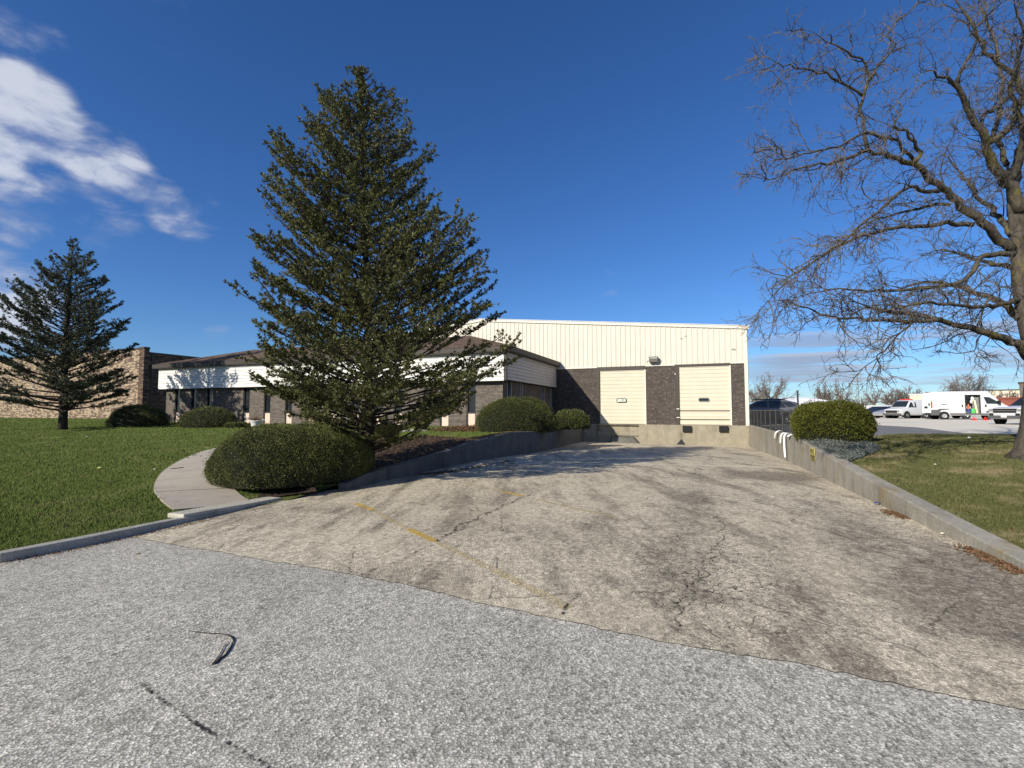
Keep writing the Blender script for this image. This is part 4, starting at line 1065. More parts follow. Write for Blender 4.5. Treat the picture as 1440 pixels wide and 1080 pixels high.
# ground-hugging juniper in front of it
def lowplant(name, label, cat, region, zf, n, h, ln, wd, mat, jit=.7, kind=None, lay=.35):
    rg = np.array(region); mn, mx = rg.min(0), rg.max(0); P = rng.uniform(mn, mx, (n*4, 2)); P = P[inpoly(P, region)][:n]
    z = np.array([zf(x, y) for x, y in P]); hh = h*(.55+.45*np.sin(P[:, 0]*5.1)*np.sin(P[:, 1]*4.3+1))*rng.uniform(.15, 1, len(P))
    V, Fc = cards(np.column_stack([P, z+hh]), np.column_stack([rng.normal(0, .8, len(P)), rng.normal(-.2, .8, len(P)), np.full(len(P), lay)]), ln, wd, jit)
    o = mesh_np(name, V, Fc, mat); tag(o, label, cat, kind=kind); return o
def px2(L, zf): return [tuple(on(x, y, zf)[:2]) for x, y in L]
JR = px2([(1126, 622), (1140, 619), (1180, 621), (1218, 626), (1238, 632), (1226, 640), (1205, 647), (1196, 651), (1180, 647.5), (1160, 637), (1140, 627)], zlawnR)
lowplant('juniper', 'grey-green creeping juniper spilling over the right wall before the boxy bush', 'shrub', JR, zlawnR, 14000, .12, .075, .02, M['jun'])
BR_ = px2([(600, 606.5), (640, 603), (672, 601), (674, 607), (640, 608)], zlawn)
lowplant('withered_plants', 'low bed of rusty withered plants under the office windows right of the conifer', 'plants', BR_, zlawn, 2500, .22, .09, .03, M['deadleaf'], kind='stuff')
# leaf litter in the mulch and along the kerbs
def litter(label, pxs, zf, n, spread, mat, size=.035):
    P = []
    ps = [on(x, y, zf) for x, y in pxs]
    for _ in range(n):
        i = random.randrange(len(ps)-1); q = ps[i].lerp(ps[i+1], random.random()); P.append((q.x+random.gauss(0, spread), q.y+random.gauss(0, spread), 0))
    P = np.array(P); P[:, 2] = [zf(x, y)+.012 for x, y, _ in P]
    V, Fc = cards(P, np.column_stack([rng.normal(0, 1, n), rng.normal(0, 1, n), rng.uniform(0, .35, n)]), size, size*.6, .1)
    o = mesh_np('leaf_litter', V, Fc, mat); tag(o, label, 'leaf litter', kind='stuff')
litter('rusty dead leaves gathered along the foot of the sunlit right wall', [(1250, 719.5), (1275, 730)], zpave, 500, .06, M['deadleaf'], .03)
litter('dead leaves heaped at the foot of the right wall at the frame edge', [(1360, 771), (1440, 809)], zpave, 700, .06, M['deadleaf'], .03)
litter('brown dead leaves along the foot of the dark retaining wall', [(590, 668), (640, 663), (720, 648)], zpave, 1300, .12, M['deadleaf'], .035)
litter('dark leaf scraps along the left kerb foot', [(0, 794), (120, 771), (240, 744), (300, 730)], zpave, 700, .05, M['deadleaf'], .02)
mp_ = np.array(mo); 
Q = rng.uniform(mp_.min(0), mp_.max(0), (9000, 2)); Q = Q[inpoly(Q, mo)][:3500]
V, Fc = cards(np.column_stack([Q, [zlawn(x, y)+.045 for x, y in Q]]), np.column_stack([rng.normal(0, 1, len(Q)), rng.normal(0, 1, len(Q)), rng.uniform(0, .4, len(Q))]), .05, .03, .1)
tag(mesh_np('leaf_litter', V, Fc, M['deadleaf']), 'brown leaves scattered over the mulch under the big conifer', 'leaf litter', kind='stuff')
def scatterleaves(label, region, zf, n):
    rg = np.array(region); Q = np.column_stack([rng.uniform(max(rg[:, 0].min(), -22), min(rg[:, 0].max(), 16), n*8), rng.uniform(4, 24, n*8)]); Q = Q[inpoly(Q, region)][:n]
    V, Fc = cards(np.column_stack([Q, [zf(x, y)+.03 for x, y in Q]]), np.column_stack([rng.normal(0, 1, len(Q)), rng.normal(0, 1, len(Q)), rng.uniform(0, .5, len(Q))]), .06, .04, .1)
    tag(mesh_np('leaf_litter', V, Fc, M['deadleaf']), label, 'leaf litter', kind='stuff')
scatterleaves('sparse dead leaves dotted over the left lawn', Lout, zlawn, 260); scatterleaves('sparse dead leaves dotted over the dry right lawn', Rout, zlawnR, 160)
# grass blades
regL = Lout
reg_bush = [(c_x, c_y) for c_x, c_y in []]
pathp = path_poly; moP = mo
bush_shade = px2([(362, 706), (396, 700.5), (445, 694), (440, 680), (390, 682), (365, 692)], zlawn)
sheet('mulch_and_shade', bush_shade, zlawn, M['mulch'], [(-8, 0, 5, 12, .2)], .045)  # mulch-coloured sheet stands in for the bush's shadow beside the landing
grass('grass_blades', Lout, zlawn, M['bladeL'], 270000, (-1.15, .05), 5.2, 48, .042, [pathp, moP, bush_shade, [(p.x, p.y) for p, _ in refine(laz, .3)]+[((p.x-.4), (p.y+.5)) for p, _ in reversed(refine(laz, .3))]], 'short green grass of the left lawn', 'grass')
grass('grass_blades', Rout, zlawnR, M['bladeR'], 170000, (.55, 1.25), 3.6, 17, .034, [JR], 'patchy dry yellow-green grass of the right lawn', 'grass')
# ================================================================== BARE LOCUST AT THE RIGHT
tbp = on(1440, 646, zlawnR); YL = tbp.y
loc = empty('bare_tree', tbp); tag(loc, 'big leafless tree with lichen-yellow limbs at the right edge of the lawn', 'tree')
def L3(pts, y0, y1):
    """limb given by outline points; its distance runs from y0 to y1 (m, relative to the trunk)"""
    n = len(pts); return [at(px, py, YL+y0+(y1-y0)*i/(n-1)) for i, (px, py) in enumerate(pts)]
trunkp = [(1452, 652), (1453, 634), (1454, 600), (1457, 540), (1456, 500), (1445, 450), (1436, 400), (1433, 350), (1429, 300), (1424, 262)]
limbs = [  # (points, y0, y1, r0, r1)
 ([(1430, 300), (1423, 262), (1405, 240), (1388, 210), (1380, 185), (1362, 150), (1348, 122), (1320, 106), (1290, 92)], 0, -1.2, .12, .018),
 ([(1386, 200), (1402, 196), (1424, 176), (1436, 135), (1430, 108), (1405, 90), (1388, 72), (1372, 40), (1354, 14), (1335, -20)], 0, -.6, .07, .018),
 ([(1378, 182), (1384, 160), (1408, 148), (1440, 112), (1470, 80)], 0, .5, .04, .012),
 ([(1348, 122), (1352, 100), (1368, 70), (1366, 45), (1390, 20), (1410, -10)], -.6, -1.4, .035, .012),
 ([(1424, 352), (1388, 322), (1361, 298), (1330, 268), (1318, 260), (1300, 243), (1284, 230), (1251, 219), (1221, 211), (1180, 225), (1140, 233), (1100, 246), (1071, 256)], 0, -1.5, .095, .008),
 ([(1284, 230), (1296, 214), (1285, 200), (1272, 186), (1256, 178), (1266, 160), (1268, 146)], -1, -1.6, .04, .012),
 ([(1219, 211), (1214, 180), (1213, 140), (1222, 112), (1218, 88), (1200, 78), (1185, 72), (1163, 55), (1129, 42)], -.8, -1.6, .035, .008),
 ([(1213, 138), (1195, 122), (1173, 106), (1140, 100), (1110, 92), (1095, 90), (1080, 80)], -.9, -1.8, .026, .007),
 ([(1222, 112), (1240, 88), (1259, 64), (1246, 50), (1262, 30), (1290, 5)], -.9, -.4, .026, .008),
 ([(1290, 225), (1250, 195), (1215, 187), (1180, 205), (1140, 215), (1110, 222), (1076, 206)], -1, -2.2, .03, .007),
 ([(1366, 316), (1332, 313), (1290, 319), (1248, 322), (1207, 333), (1178, 347), (1140, 370), (1109, 391), (1085, 420), (1057, 447)], -.2, -1.8, .05, .007),
 ([(1334, 290), (1310, 288), (1294, 293), (1262, 300), (1230, 310), (1200, 330), (1160, 345)], -.5, .4, .035, .008),
 ([(1320, 268), (1300, 270), (1282, 261), (1262, 272), (1240, 293), (1210, 318), (1180, 345), (1140, 365), (1105, 385)], -.5, -2.4, .04, .007),
 ([(1430, 356), (1405, 358), (1379, 361), (1371, 372), (1366, 388), (1345, 400), (1330, 402), (1290, 406), (1248, 408), (1212, 408), (1179, 405), (1137, 412), (1100, 425)], 0, -1.2, .06, .008),
 ([(1434, 448), (1416, 432), (1390, 417), (1360, 410), (1335, 400), (1300, 395), (1270, 405), (1235, 398)], 0, .9, .075, .015),
 ([(1444, 502), (1429, 484), (1410, 476), (1387, 468), (1345, 456), (1295, 446), (1262, 440), (1234, 434), (1205, 424), (1178, 412)], 0, -1.0, .09, .016),
 ([(1320, 450), (1282, 452), (1245, 452), (1207, 449), (1170, 447), (1143, 436), (1120, 430), (1104, 421)], -.6, -1.6, .045, .010),
 ([(1290, 447), (1262, 470), (1235, 500), (1212, 520), (1196, 524)], -.7, -1.8, .018, .005),
 ([(1390, 420), (1378, 445), (1376, 470), (1370, 490), (1371, 497)], .1, .2, .02, .008),
 ([(1429, 300), (1424, 262), (1432, 220), (1455, 170), (1470, 120), (1480, 60)], 0, .6, .11, .03),
 ([(1426, 300), (1460, 260), (1500, 230), (1560, 200), (1640, 170)], 0, .8, .08, .012),
 ([(1428, 360), (1470, 330), (1520, 320), (1600, 300), (1700, 310)], 0, -.6, .08, .012),
 ([(1436, 440), (1480, 410), (1540, 395), (1620, 390), (1720, 410)], 0, .6, .08, .012),
 ([(1425, 330), (1400, 300), (1370, 270), (1350, 240), (1310, 200)], 0, 2.6, .07, .012),
 ([(1430, 380), (1400, 370), (1370, 365), (1330, 350), (1290, 360)], 0, 3.0, .06, .012),
 ([(1424, 300), (1420, 250), (1400, 190), (1410, 120), (1400, 60), (1380, 10), (1370, -40)], 0, 2.0, .07, .015),
 ([(1424, 260), (1440, 200), (1420, 120), (1440, 50), (1420, -20)], 0, -1.6, .06, .015),
 ([(1434, 420), (1400, 430), (1360, 432), (1300, 425), (1240, 438), (1200, 460)], 0, -2.4, .05, .008),
]
tr = MB(); tp = L3(trunkp, 0, 0); tr.tube([p-tbp for p in tp], [.46, .28, .20, .165, .155, .15, .14, .13, .12, .10], 12)
tr.build('trunk', M['bark_dec'], loc, smooth=True)
tw = MB(); lb = MB()
def zig(p, d, L, n, wob, droop=0.):
    P = [p]; d = d.normalized()
    for j in range(n):
        d = (d+Vector((random.gauss(0, wob), random.gauss(0, wob), random.gauss(0, wob)+droop))).normalized(); P.append(P[-1]+d*L/n)
    return P
def sub(P, u):
    k_ = u*(len(P)-1); j = min(int(k_), len(P)-2); return P[j].lerp(P[j+1], k_-j), (P[j+1]-P[j]).normalized()
def perp(t_, amt):
    v_ = Vector((random.gauss(0, 1), random.gauss(0, 1), random.gauss(0, 1))); v_ -= t_*v_.dot(t_); v_.normalize(); return (t_+v_*amt).normalized()
ntw = 0
for pts, y0, y1, r0, r1 in limbs:
    P = L3(pts, y0, y1); Q = []
    for a, b_ in zip(P, P[1:]):
        m = max(2, int((b_-a).length/.16)); Q += [a.lerp(b_, j/m)+Vector((random.gauss(0, .010), random.gauss(0, .03), random.gauss(0, .010))) for j in range(m)]
    Q.append(P[-1]); n = len(Q); lb.tube([q-tbp for q in Q], [(r0+(r1-r0)*(j/(n-1))**.8)*min(1, (1-j/(n-1))/.3+.22) for j in range(n)], 7)
    LL = sum((b_-a).length for a, b_ in zip(Q, Q[1:])); nb = int(LL*5.0)
    for i in range(nb):
        u = .1+.9*(i+random.random())/nb; q, t_ = sub(Q, u)
        B = zig(q, perp(t_, random.uniform(.5, 1.3)), random.uniform(.45, 1.35)*(1.1-.62*u), 7, .22, -.035)
        rb = random.uniform(.007, .014); tw.tube([x-tbp for x in B], [rb*(1-.6*j/7) for j in range(8)], 4, cap=False)
        for k_ in range(random.randint(4, 7)):
            q2, t2 = sub(B, random.uniform(.15, 1)); C_ = zig(q2, perp(t2, random.uniform(.5, 1.4)), random.uniform(.2, .55), 5, .27, -.03)
            tw.tube([x-tbp for x in C_], [.0058*(1-.5*j/5) for j in range(6)], 3, cap=False)
            for m in range(random.randint(2, 4)):
                q3, t3 = sub(C_, random.uniform(.1, 1)); E_ = zig(q3, perp(t3, random.uniform(.6, 1.4)), random.uniform(.07, .2), 2, .4)
                tw.tube([x-tbp for x in E_], [.0042, .0034, .0024], 3, cap=False)
lb.build('limbs', M['bark_dec'], loc, smooth=True); tw.build('twigs', M['twig'], loc)
# ================================================================== FAR BARE TREES
def fartree(px, yb, yt, wpx, Y, label, dens=1., spread=1., seed=0, name='bare_tree', group='bare trees along the horizon', multi=1):
    random.seed(seed); b0 = at(px, yb, Y); b0.z = at(px, yb, Y).z; top = at(px, yt, Y).z; H_ = top-b0.z; Wd = wpx/F*Y/2
    root = empty(name, b0); tag(root, label, 'tree', group); m = MB(); T_ = MB(); pxm = Y/F/.711     # size of one render pixel there
    T_.tube([(0, 0, -1), (0, 0, H_*.12), (random.gauss(0, .02)*H_, 0, H_*.3)], [pxm*.9*H_/8+.12, pxm*.6+.1, pxm*.5+.06], 6); T_.build('trunk', M['twig_far'], root)
    for i in range(int(13*dens)):
        a = random.uniform(0, 6.28); s_ = Vector((random.gauss(0, .01), 0, H_*random.uniform(.08, .32))); ex = Vector((math.cos(a)*Wd*random.uniform(.3, 1)*spread, math.sin(a)*Wd*.6, H_*random.uniform(.5, 1)))
        if i == 0: ex = Vector((0, 0, H_*.97))
        ex.z *= 1-.3*(ex.x/(Wd*spread))**2
        Pm = [s_.lerp(ex, t_)+Vector((random.gauss(0, .012), 0, .10*math.sin(t_*3.14)*(-1 if i else 0)))*H_ for t_ in (0, .2, .4, .6, .8, 1)]
        m.tube(Pm, [pxm*.55+.05, pxm*.45+.04, pxm*.35+.03, pxm*.28, pxm*.2, pxm*.12], 3, cap=False)
        for k_ in range(int(9*dens)):
            q, t_ = sub(Pm, random.uniform(.25, 1)); B = zig(q, perp(t_, random.uniform(.4, 1.1)), H_*random.uniform(.10, .26), 3, .25, .03); m.tube(B, [pxm*.2, pxm*.16, pxm*.12, pxm*.08], 3, cap=False)
            for l_ in range(4):
                q, t2 = sub(B, random.uniform(.2, 1)); E_ = zig(q, perp(t2, random.uniform(.4, 1.2)), H_*random.uniform(.04, .12), 2, .25); m.tube(E_, [pxm*.12, pxm*.10, pxm*.06], 3, cap=False)
    m.build('crown', M['twig_far'], root); return root
FT = [(1083, 574, 526, 66, 100, 'bare spreading tree beyond the grey parked car', 1.6, 1.1), (1062, 574, 540, 30, 110, 'smaller bare tree close beside the warehouse corner', 1., 1.),
      (1160, 574, 540, 32, 170, 'dense rounded bare tree behind the white low roof', 1.7, 1.), (1186, 574, 537, 36, 190, 'pale thin bare tree just left of the lattice tower', 1.1, 1.),
      (1230, 574, 547, 46, 200, 'bare tree between the lattice tower and the brushy trees', 1.1, 1.), (1256, 574, 547, 34, 180, 'brushy bare tree left of the open-door van', 1.8, 1.), (1280, 574, 544, 38, 180, 'brushy bare tree rising behind the open van doors', 1.8, 1.),
      (1361, 574, 527, 62, 120, 'dense bare tree above the roof of the long white van', 2.0, 1.), (1338, 574, 541, 30, 125, 'small bare tree above the rear roof of the long white van', 1.4, 1.), (1396, 574, 547, 36, 120, 'small bare tree before the beige building', 1., 1.), (1420, 574, 548, 34, 125, 'bare tree before the beige building beside the big trunk', 1., 1.),
      (1212, 574, 557, 40, 190, 'low brushy tree at the foot of the lattice tower', 1.3, 1.)]
for i, (px, yb, yt, wp, Y_, lab, de, spd) in enumerate(FT): fartree(px, yb, yt, wp, Y_, lab, de, spd, 100+i)
random.seed(21)
# ================================================================== FAR BUILDINGS, TOWER, POLE
def farbox(name, label, cat, xl, xr, yt, yb, Y, dep, wallm, roofm, gable=0.):
    a = at(xl, yt, Y); c_ = at(xr, yt, Y); g = at(xl, yb, Y).z; ang = math.atan2((a.x+c_.x)/2, Y); root = empty(name, (a.x, Y, g), -ang); tag(root, label, cat); Wd = (c_.x-a.x)*math.cos(ang); Hh = a.z-g
    hw = Hh*(1-gable); b = MB(); b.box(0, Wd, 0, dep, -2, hw); b.build('wall', wallm, root)
    b = MB(); b.add([(-.3, -.3, hw+.01), (Wd+.3, -.3, hw+.01), (Wd+.3, dep+.3, hw+.01), (-.3, dep+.3, hw+.01), (gable*8, dep*.4, Hh), (Wd-gable*12, dep*.4, Hh), (Wd-gable*12, dep*.6, Hh), (gable*8, dep*.6, Hh)] if gable else
                    [(-.2, -.2, hw+.01), (Wd+.2, -.2, hw+.01), (Wd+.2, dep+.2, hw+.01), (-.2, dep+.2, hw+.01), (-.2, -.2, hw+.3), (Wd+.2, -.2, hw+.3), (Wd+.2, dep+.2, hw+.3), (-.2, dep+.2, hw+.3)],
                    [(0, 1, 5, 4), (1, 2, 6, 5), (2, 3, 7, 6), (3, 0, 4, 7), (4, 5, 6, 7), (0, 3, 2, 1)]); b.build('roof', roofm, root)
    return root, Wd, hw
farbox('low_building', 'long low building with a bright white roof beyond the parked grey car', 'building', 1052, 1192, 559.3, 577, 115, 18, M['wall_beige'], M['roof_white'], .62)
fb, Wd, hw = farbox('beige_building', 'beige flat building far behind the front of the long white van', 'building', 1392, 1480, 549.5, 579, 150, 20, M['wall_beige'], M['brown_trim'])
for i in range(5): b = MB(); b.box(1.5+i*3, 2.7+i*3, -.05, -.01, hw*.45, hw*.75); b.build('window', M['glass'], fb)
farbox('brown_brick_block', 'narrow brown brick block showing just left of the big trunk', 'building', 1433, 1470, 539, 579, 110, 8, M['brick_off'], M['brown_trim'])
farbox('beige_shed', 'small beige building behind the brushy trees and open van doors', 'building', 1279, 1304, 555.5, 577, 140, 8, M['wall_beige'], M['roof_white'])
rb_ = farbox('red_brick_wall', 'low red-brown brick wall behind the windscreen of the long white van', 'wall', 1398, 1470, 561, 583, 90, .6, M['wall_red'], M['wall_red'])
pz = at(1121.5, 549, 90); b = MB(); b.tube([(0, 0, -6), (0, 0, 0)], [.17, .14], 8); po = b.build('utility_pole', M['frame_dark'], None, loc=pz); tag(po, 'short dark utility pole standing above the white low roof', 'pole')
# lattice tower
Yt = 320; tb_ = at(1207, 576, Yt); ht = at(1207, 525.5, Yt).z-tb_.z
tw_ = empty('lattice_tower', tb_); tag(tw_, 'distant steel lattice power tower above the parking lot', 'tower'); b = MB(); hb = 3.2; htp = 1.3
for sx in (-1, 1):
    for sy_ in (-1, 1): b.tube([(hb*sx, hb*sy_, 0), (htp*sx, htp*sy_, ht)], .16, 4)
b.build('leg', M['steel_far'], tw_); b = MB(); n = 10
for i in range(n):
    f0, f1 = i/n, (i+1)/n; w0, w1 = hb+(htp-hb)*f0, hb+(htp-hb)*f1
    for sy_ in (-1, 1): b.tube([(-w0, w0*sy_, ht*f0), (w1, w1*sy_, ht*f1)], .08, 3); b.tube([(w0, w0*sy_, ht*f0), (-w1, w1*sy_, ht*f1)], .08, 3)
b.build('bracing', M['steel_far'], tw_); 
for z in (.99, .78, .70): b = MB(); b.tube([(-(4.2 if z > .9 else 2.6), 0, ht*z), ((4.2 if z > .9 else 2.6), 0, ht*z)], .22, 4); b.build('crossarm', M['steel_far'], tw_)
# ================================================================== FENCE on the right wall
fx = .09
fr = empty('wire_fence', tow(fx, -14.6, .75), -TH, label='dark chain-link fence along the top of the right wall beside the warehouse corner', cat='fence')
zt_ = 1.60-.75; FL = 14.5
for i in range(10):
    y = .1+i*1.58; b = MB(); b.tube([(0, y, -.05), (0, y, zt_+.02)], .026, 8); b.lathe([(.0, zt_+.05), (.03, zt_+.03), (.03, zt_)], 8, (0, y, 0)); b.build('post', M['fence_post'], fr)
b = MB(); b.tube([(0, 0, zt_-.01), (0, FL, zt_-.01)], .018, 6); b.tube([(0, 0, .05), (0, FL, .05)], .010, 5); b.build('rail', M['fence_post'], fr)
b = MB(); s_ = .11; n = int(FL/s_); hh = zt_-.06
for i in range(-int(hh/s_)-1, n):
    for sg in (1, -1):
        y0, z0, y1, z1 = (i*s_, .05, i*s_+hh, .05+hh) if sg == 1 else (i*s_+hh, .05, i*s_, .05+hh)
        # clip to the fence length
        def clip(y0, z0, y1, z1):
            if y0 < 0: z0 += (0-y0)/(y1-y0)*(z1-z0); y0 = 0
            if y1 < 0: z1 += (0-y1)/(y0-y1)*(z0-z1) if y0 != y1 else 0; y1 = 0
            if y1 > FL: z1 = z0+(FL-y0)/(y1-y0)*(z1-z0); y1 = FL
            if y0 > FL: z0 = z1+(FL-y1)/(y0-y1)*(z0-z1); y0 = FL
            return y0, z0, y1, z1
        if max(y0, y1) <= .02 or min(y0, y1) >= FL-.02: continue
        y0, z0, y1, z1 = clip(y0, z0, y1, z1); b.tube([(.004*sg, y0, z0), (.004*sg, y1, z1)], .0045, 3, cap=False)
b.build('mesh', M['chain'], fr)
def wallpt(px):
    for (a, za), (b_, zb_) in zip(WR, WR[1:]):
        u = (px-720)/F; fa = a.x-u*(a.y+.0)*1.002; fb_ = b_.x-u*b_.y*1.002
        if fa*fb_ <= 0:
            t_ = fa/(fa-fb_); return a.lerp(b_, t_), za+(zb_-za)*t_, (b_-a).normalized()
# white rag hanging over the wall
def rag():
    p, zt_w, dd_ = wallpt(1104.5); root = empty('rag', (p.x, p.y, zt_w), -TH); tag(root, 'torn white cloth strips draped over the right wall below the fence', 'rag')
    # local: -x faces the driveway, y along the wall
    def ribbon(y0, pts, w0, w1):
        vs = []
        n = len(pts)
        for i, (x, dy, z) in enumerate(pts):
            w_ = (w0+(w1-w0)*i/(n-1))*random.uniform(.75, 1.2); vs += [(x-.03, y0+dy-w_/2, z), (x-.065-.035*abs(math.sin(i*1.3)), y0+dy, z+.004), (x-.03, y0+dy+w_/2, z)]
        b = MB(); b.add(vs, [(3*i+a, 3*i+a+1, 3*i+4+a, 3*i+3+a) for i in range(n-1) for a in (0, 1)])
        o = b.build('cloth_strip', M['cloth'], root); so_ = o.modifiers.new('s', 'SOLIDIFY'); so_.thickness = .012; o.modifiers.new('u', 'SUBSURF').render_levels = 2
    ribbon(0, [(.2, 0, .03), (.08, .02, .05), (-.01, 0, .045), (-.04, -.02, -.05), (-.035, .02, -.2), (-.04, .03, -.35), (-.03, .0, -.5), (-.04, -.06, -.62), (-.03, -.09, -.70)], .16, .07)
    ribbon(.62, [(.2, 0, .03), (.1, .0, .06), (-.01, .05, .04), (-.04, .12, -.1), (-.035, .2, -.22), (-.04, .25, -.33)], .26, .06)
    ribbon(1.75, [(.22, 0, .02), (.12, .0, .08), (-.0, .05, .06), (-.045, .2, -.05), (-.04, .3, -.14), (-.04, .38, -.24)], .42, .12)
    ribbon(-.7, [(.2, 0, .02), (.1, 0, .06), (.0, .1, .04), (-.03, .15, -.03)], .5, .3)
rag()
# yellow stencilled signs on the wall
def sign(px, pyt, pyb, pxr, name, label, mat, word, back=True):
    p, _, dd_ = wallpt(px); q, _, _ = wallpt(pxr); t_ = (q-p); t_.z = 0; wd = t_.length; t_.normalize(); nrm = Vector((t_.y, -t_.x, 0)); nrm = nrm if nrm.x < 0 else -nrm
    z1 = at(px, pyt, p.y).z; z0 = at(px, pyb, p.y).z; root = empty(name, (p.x+nrm.x*.008, p.y+nrm.y*.008, z0), math.atan2(t_.y, t_.x)); tag(root, label, 'sign')
    b = MB(); H_ = z1-z0
    if back: b.box(0, wd, -.004, .004, 0, H_); b.build('plate', mat, root)
    b = MB(); 
    # block letters built from bars, 3 wide x 5 high
    G = {'N': ['101', '111', '111', '111', '101'], 'O': ['111', '101', '101', '101', '111'], 'P': ['111', '101', '111', '100', '100'], 'A': ['111', '101', '111', '101', '101'], 'R': ['110', '101', '110', '101', '101'], 'K': ['101', '101', '110', '101', '101'], 'I': ['010']*5, 'G': ['111', '100', '101', '101', '111']}
    nx = max(len(w_) for w_ in word)*4; ny = len(word)*6; cw = wd*.86/nx; ch = H_*.86/ny
    for r_, line in enumerate(word):
        off = (max(len(w_) for w_ in word)-len(line))*2
        for i, L_ in enumerate(line):
            for yy, row in enumerate(G[L_]):
                for xx, bit in enumerate(row):
                    if bit == '1': x_ = wd*.07+(off+i*4+xx)*cw+cw*.5; z_ = H_*.93-(r_*6+yy+1)*ch-ch*.5; b.box(x_, x_+cw*1.02, -.0065, -.0045, z_, z_+ch*1.02)
    b.build('lettering', M['olive'], root)
M['signyel'] = plain('yellow_sign_paint', (.62, .50, .13), .8, .25, 14)
M['signolive'] = plain('olive_sign_paint', (.30, .25, .07), .8, .35, 14)
sign(1136.2, 628.8, 638.2, 1142.3, 'wall_sign', 'small faded yellow sign with dark letters on the right wall, upper of two', M['signyel'], ['NO'])
sign(1137.0, 638.8, 646.8, 1143.0, 'wall_sign', 'small dark olive worn sign directly below the yellow one on the right wall', M['signolive'], ['PARK', 'ING'])
# ================================================================== VEHICLES
def wheel(parent, x, y, r, w, side):
    b = MB(); n = 20
    b.lathe([(r*.55, -w/2), (r*.92, -w/2), (r, -w*.35), (r, w*.35), (r*.92, w/2), (r*.55, w/2)], n, (0, 0, 0), 'y'); o = b.build('wheel', M['black'], parent, smooth=False, loc=(x, y, r))
    b = MB(); s_ = side; b.lathe([(0.01, s_*w*.42), (r*.2, s_*w*.46), (r*.24, s_*w*.36), (r*.5, s_*w*.40), (r*.60, s_*w*.5)], n, (0, 0, 0), 'y'); b.build('rim', M['rim'], o)
    return o
def car(name, label, loc, rz, paint, st, wins, wheels, half, cat='car', group=None, extra=None, wr=.33):
    """st rows (x, zbottom, zbelt, ztop, halfwidth, halfroof); x forward"""
    root = empty(name, loc, rz); tag(root, label, cat, group); b = MB(); vs = []
    for x, z0, zw, zt_, hw_, ht_ in st:
        half_ = [(-hw_*.92, z0), (-hw_, z0+.14), (-hw_*1.01, (z0+zw)/2+.08), (-hw_*.97, zw), (-ht_, zt_-.05), (-ht_*.82, zt_)]
        vs += [(x, y, z) for y, z in half_]+[(x, -y, z) for y, z in reversed(half_)]
    m = 12; n = len(st); fs = [(i*m+k_, i*m+(k_+1) % m, (i+1)*m+(k_+1) % m, (i+1)*m+k_) for i in range(n-1) for k_ in range(m)]+[tuple(range(m))[::-1], tuple((n-1)*m+k_ for k_ in range(m))]
    b.add(vs, fs); body = b.build('body', paint, root, smooth=True)
    b_ = body.modifiers.new('b', 'BEVEL'); b_.width = .03; b_.segments = 2; b_.angle_limit = R(28)
    xs_ = [s_[0] for s_ in st]; o_ = np.argsort(xs_)
    def iv(x, c_): return float(np.interp(x, np.array(xs_)[o_], np.array([s_[c_] for s_ in st])[o_]))
    def sy_(x, z):
        zw, zt_ = iv(x, 2), iv(x, 3); a, c_ = iv(x, 4)*.97, iv(x, 5); f = max(0, min(1, (z-zw)/max(.01, zt_-.05-zw))); return a+(c_-a)*f
    for P in wins.get('side', []):
        for sg in (-1, 1):
            b = MB(); b.prism([(x, sg*(sy_(x, z)+.012), z) for x, z in P], (0, -sg*.01, 0)); b.build('side_window', M['carglass'], root)
    for nm, P in wins.get('cross', []):
        b = MB(); b.prism(P, (0, 0, .012)); b.build(nm, M['carglass'], root)
    for x in wheels:
        for sg in (-1, 1):
            b = MB(); b.lathe([(0.01, 0), (wr+.07, 0), (wr+.075, .02), (0.01, .021)], 20, (x, sg*half*1.0 - (.0 if sg > 0 else .021)*1, wr+.01), 'y'); b.build('wheel_arch', M['black'], root)
            wheel(root, x, sg*(half-.06), wr, .2, sg)
    for nm, mat, B in (extra or []):
        b = MB()
        for bx_ in B: b.box(*bx_)
        b.build(nm, mat, root)
    return root
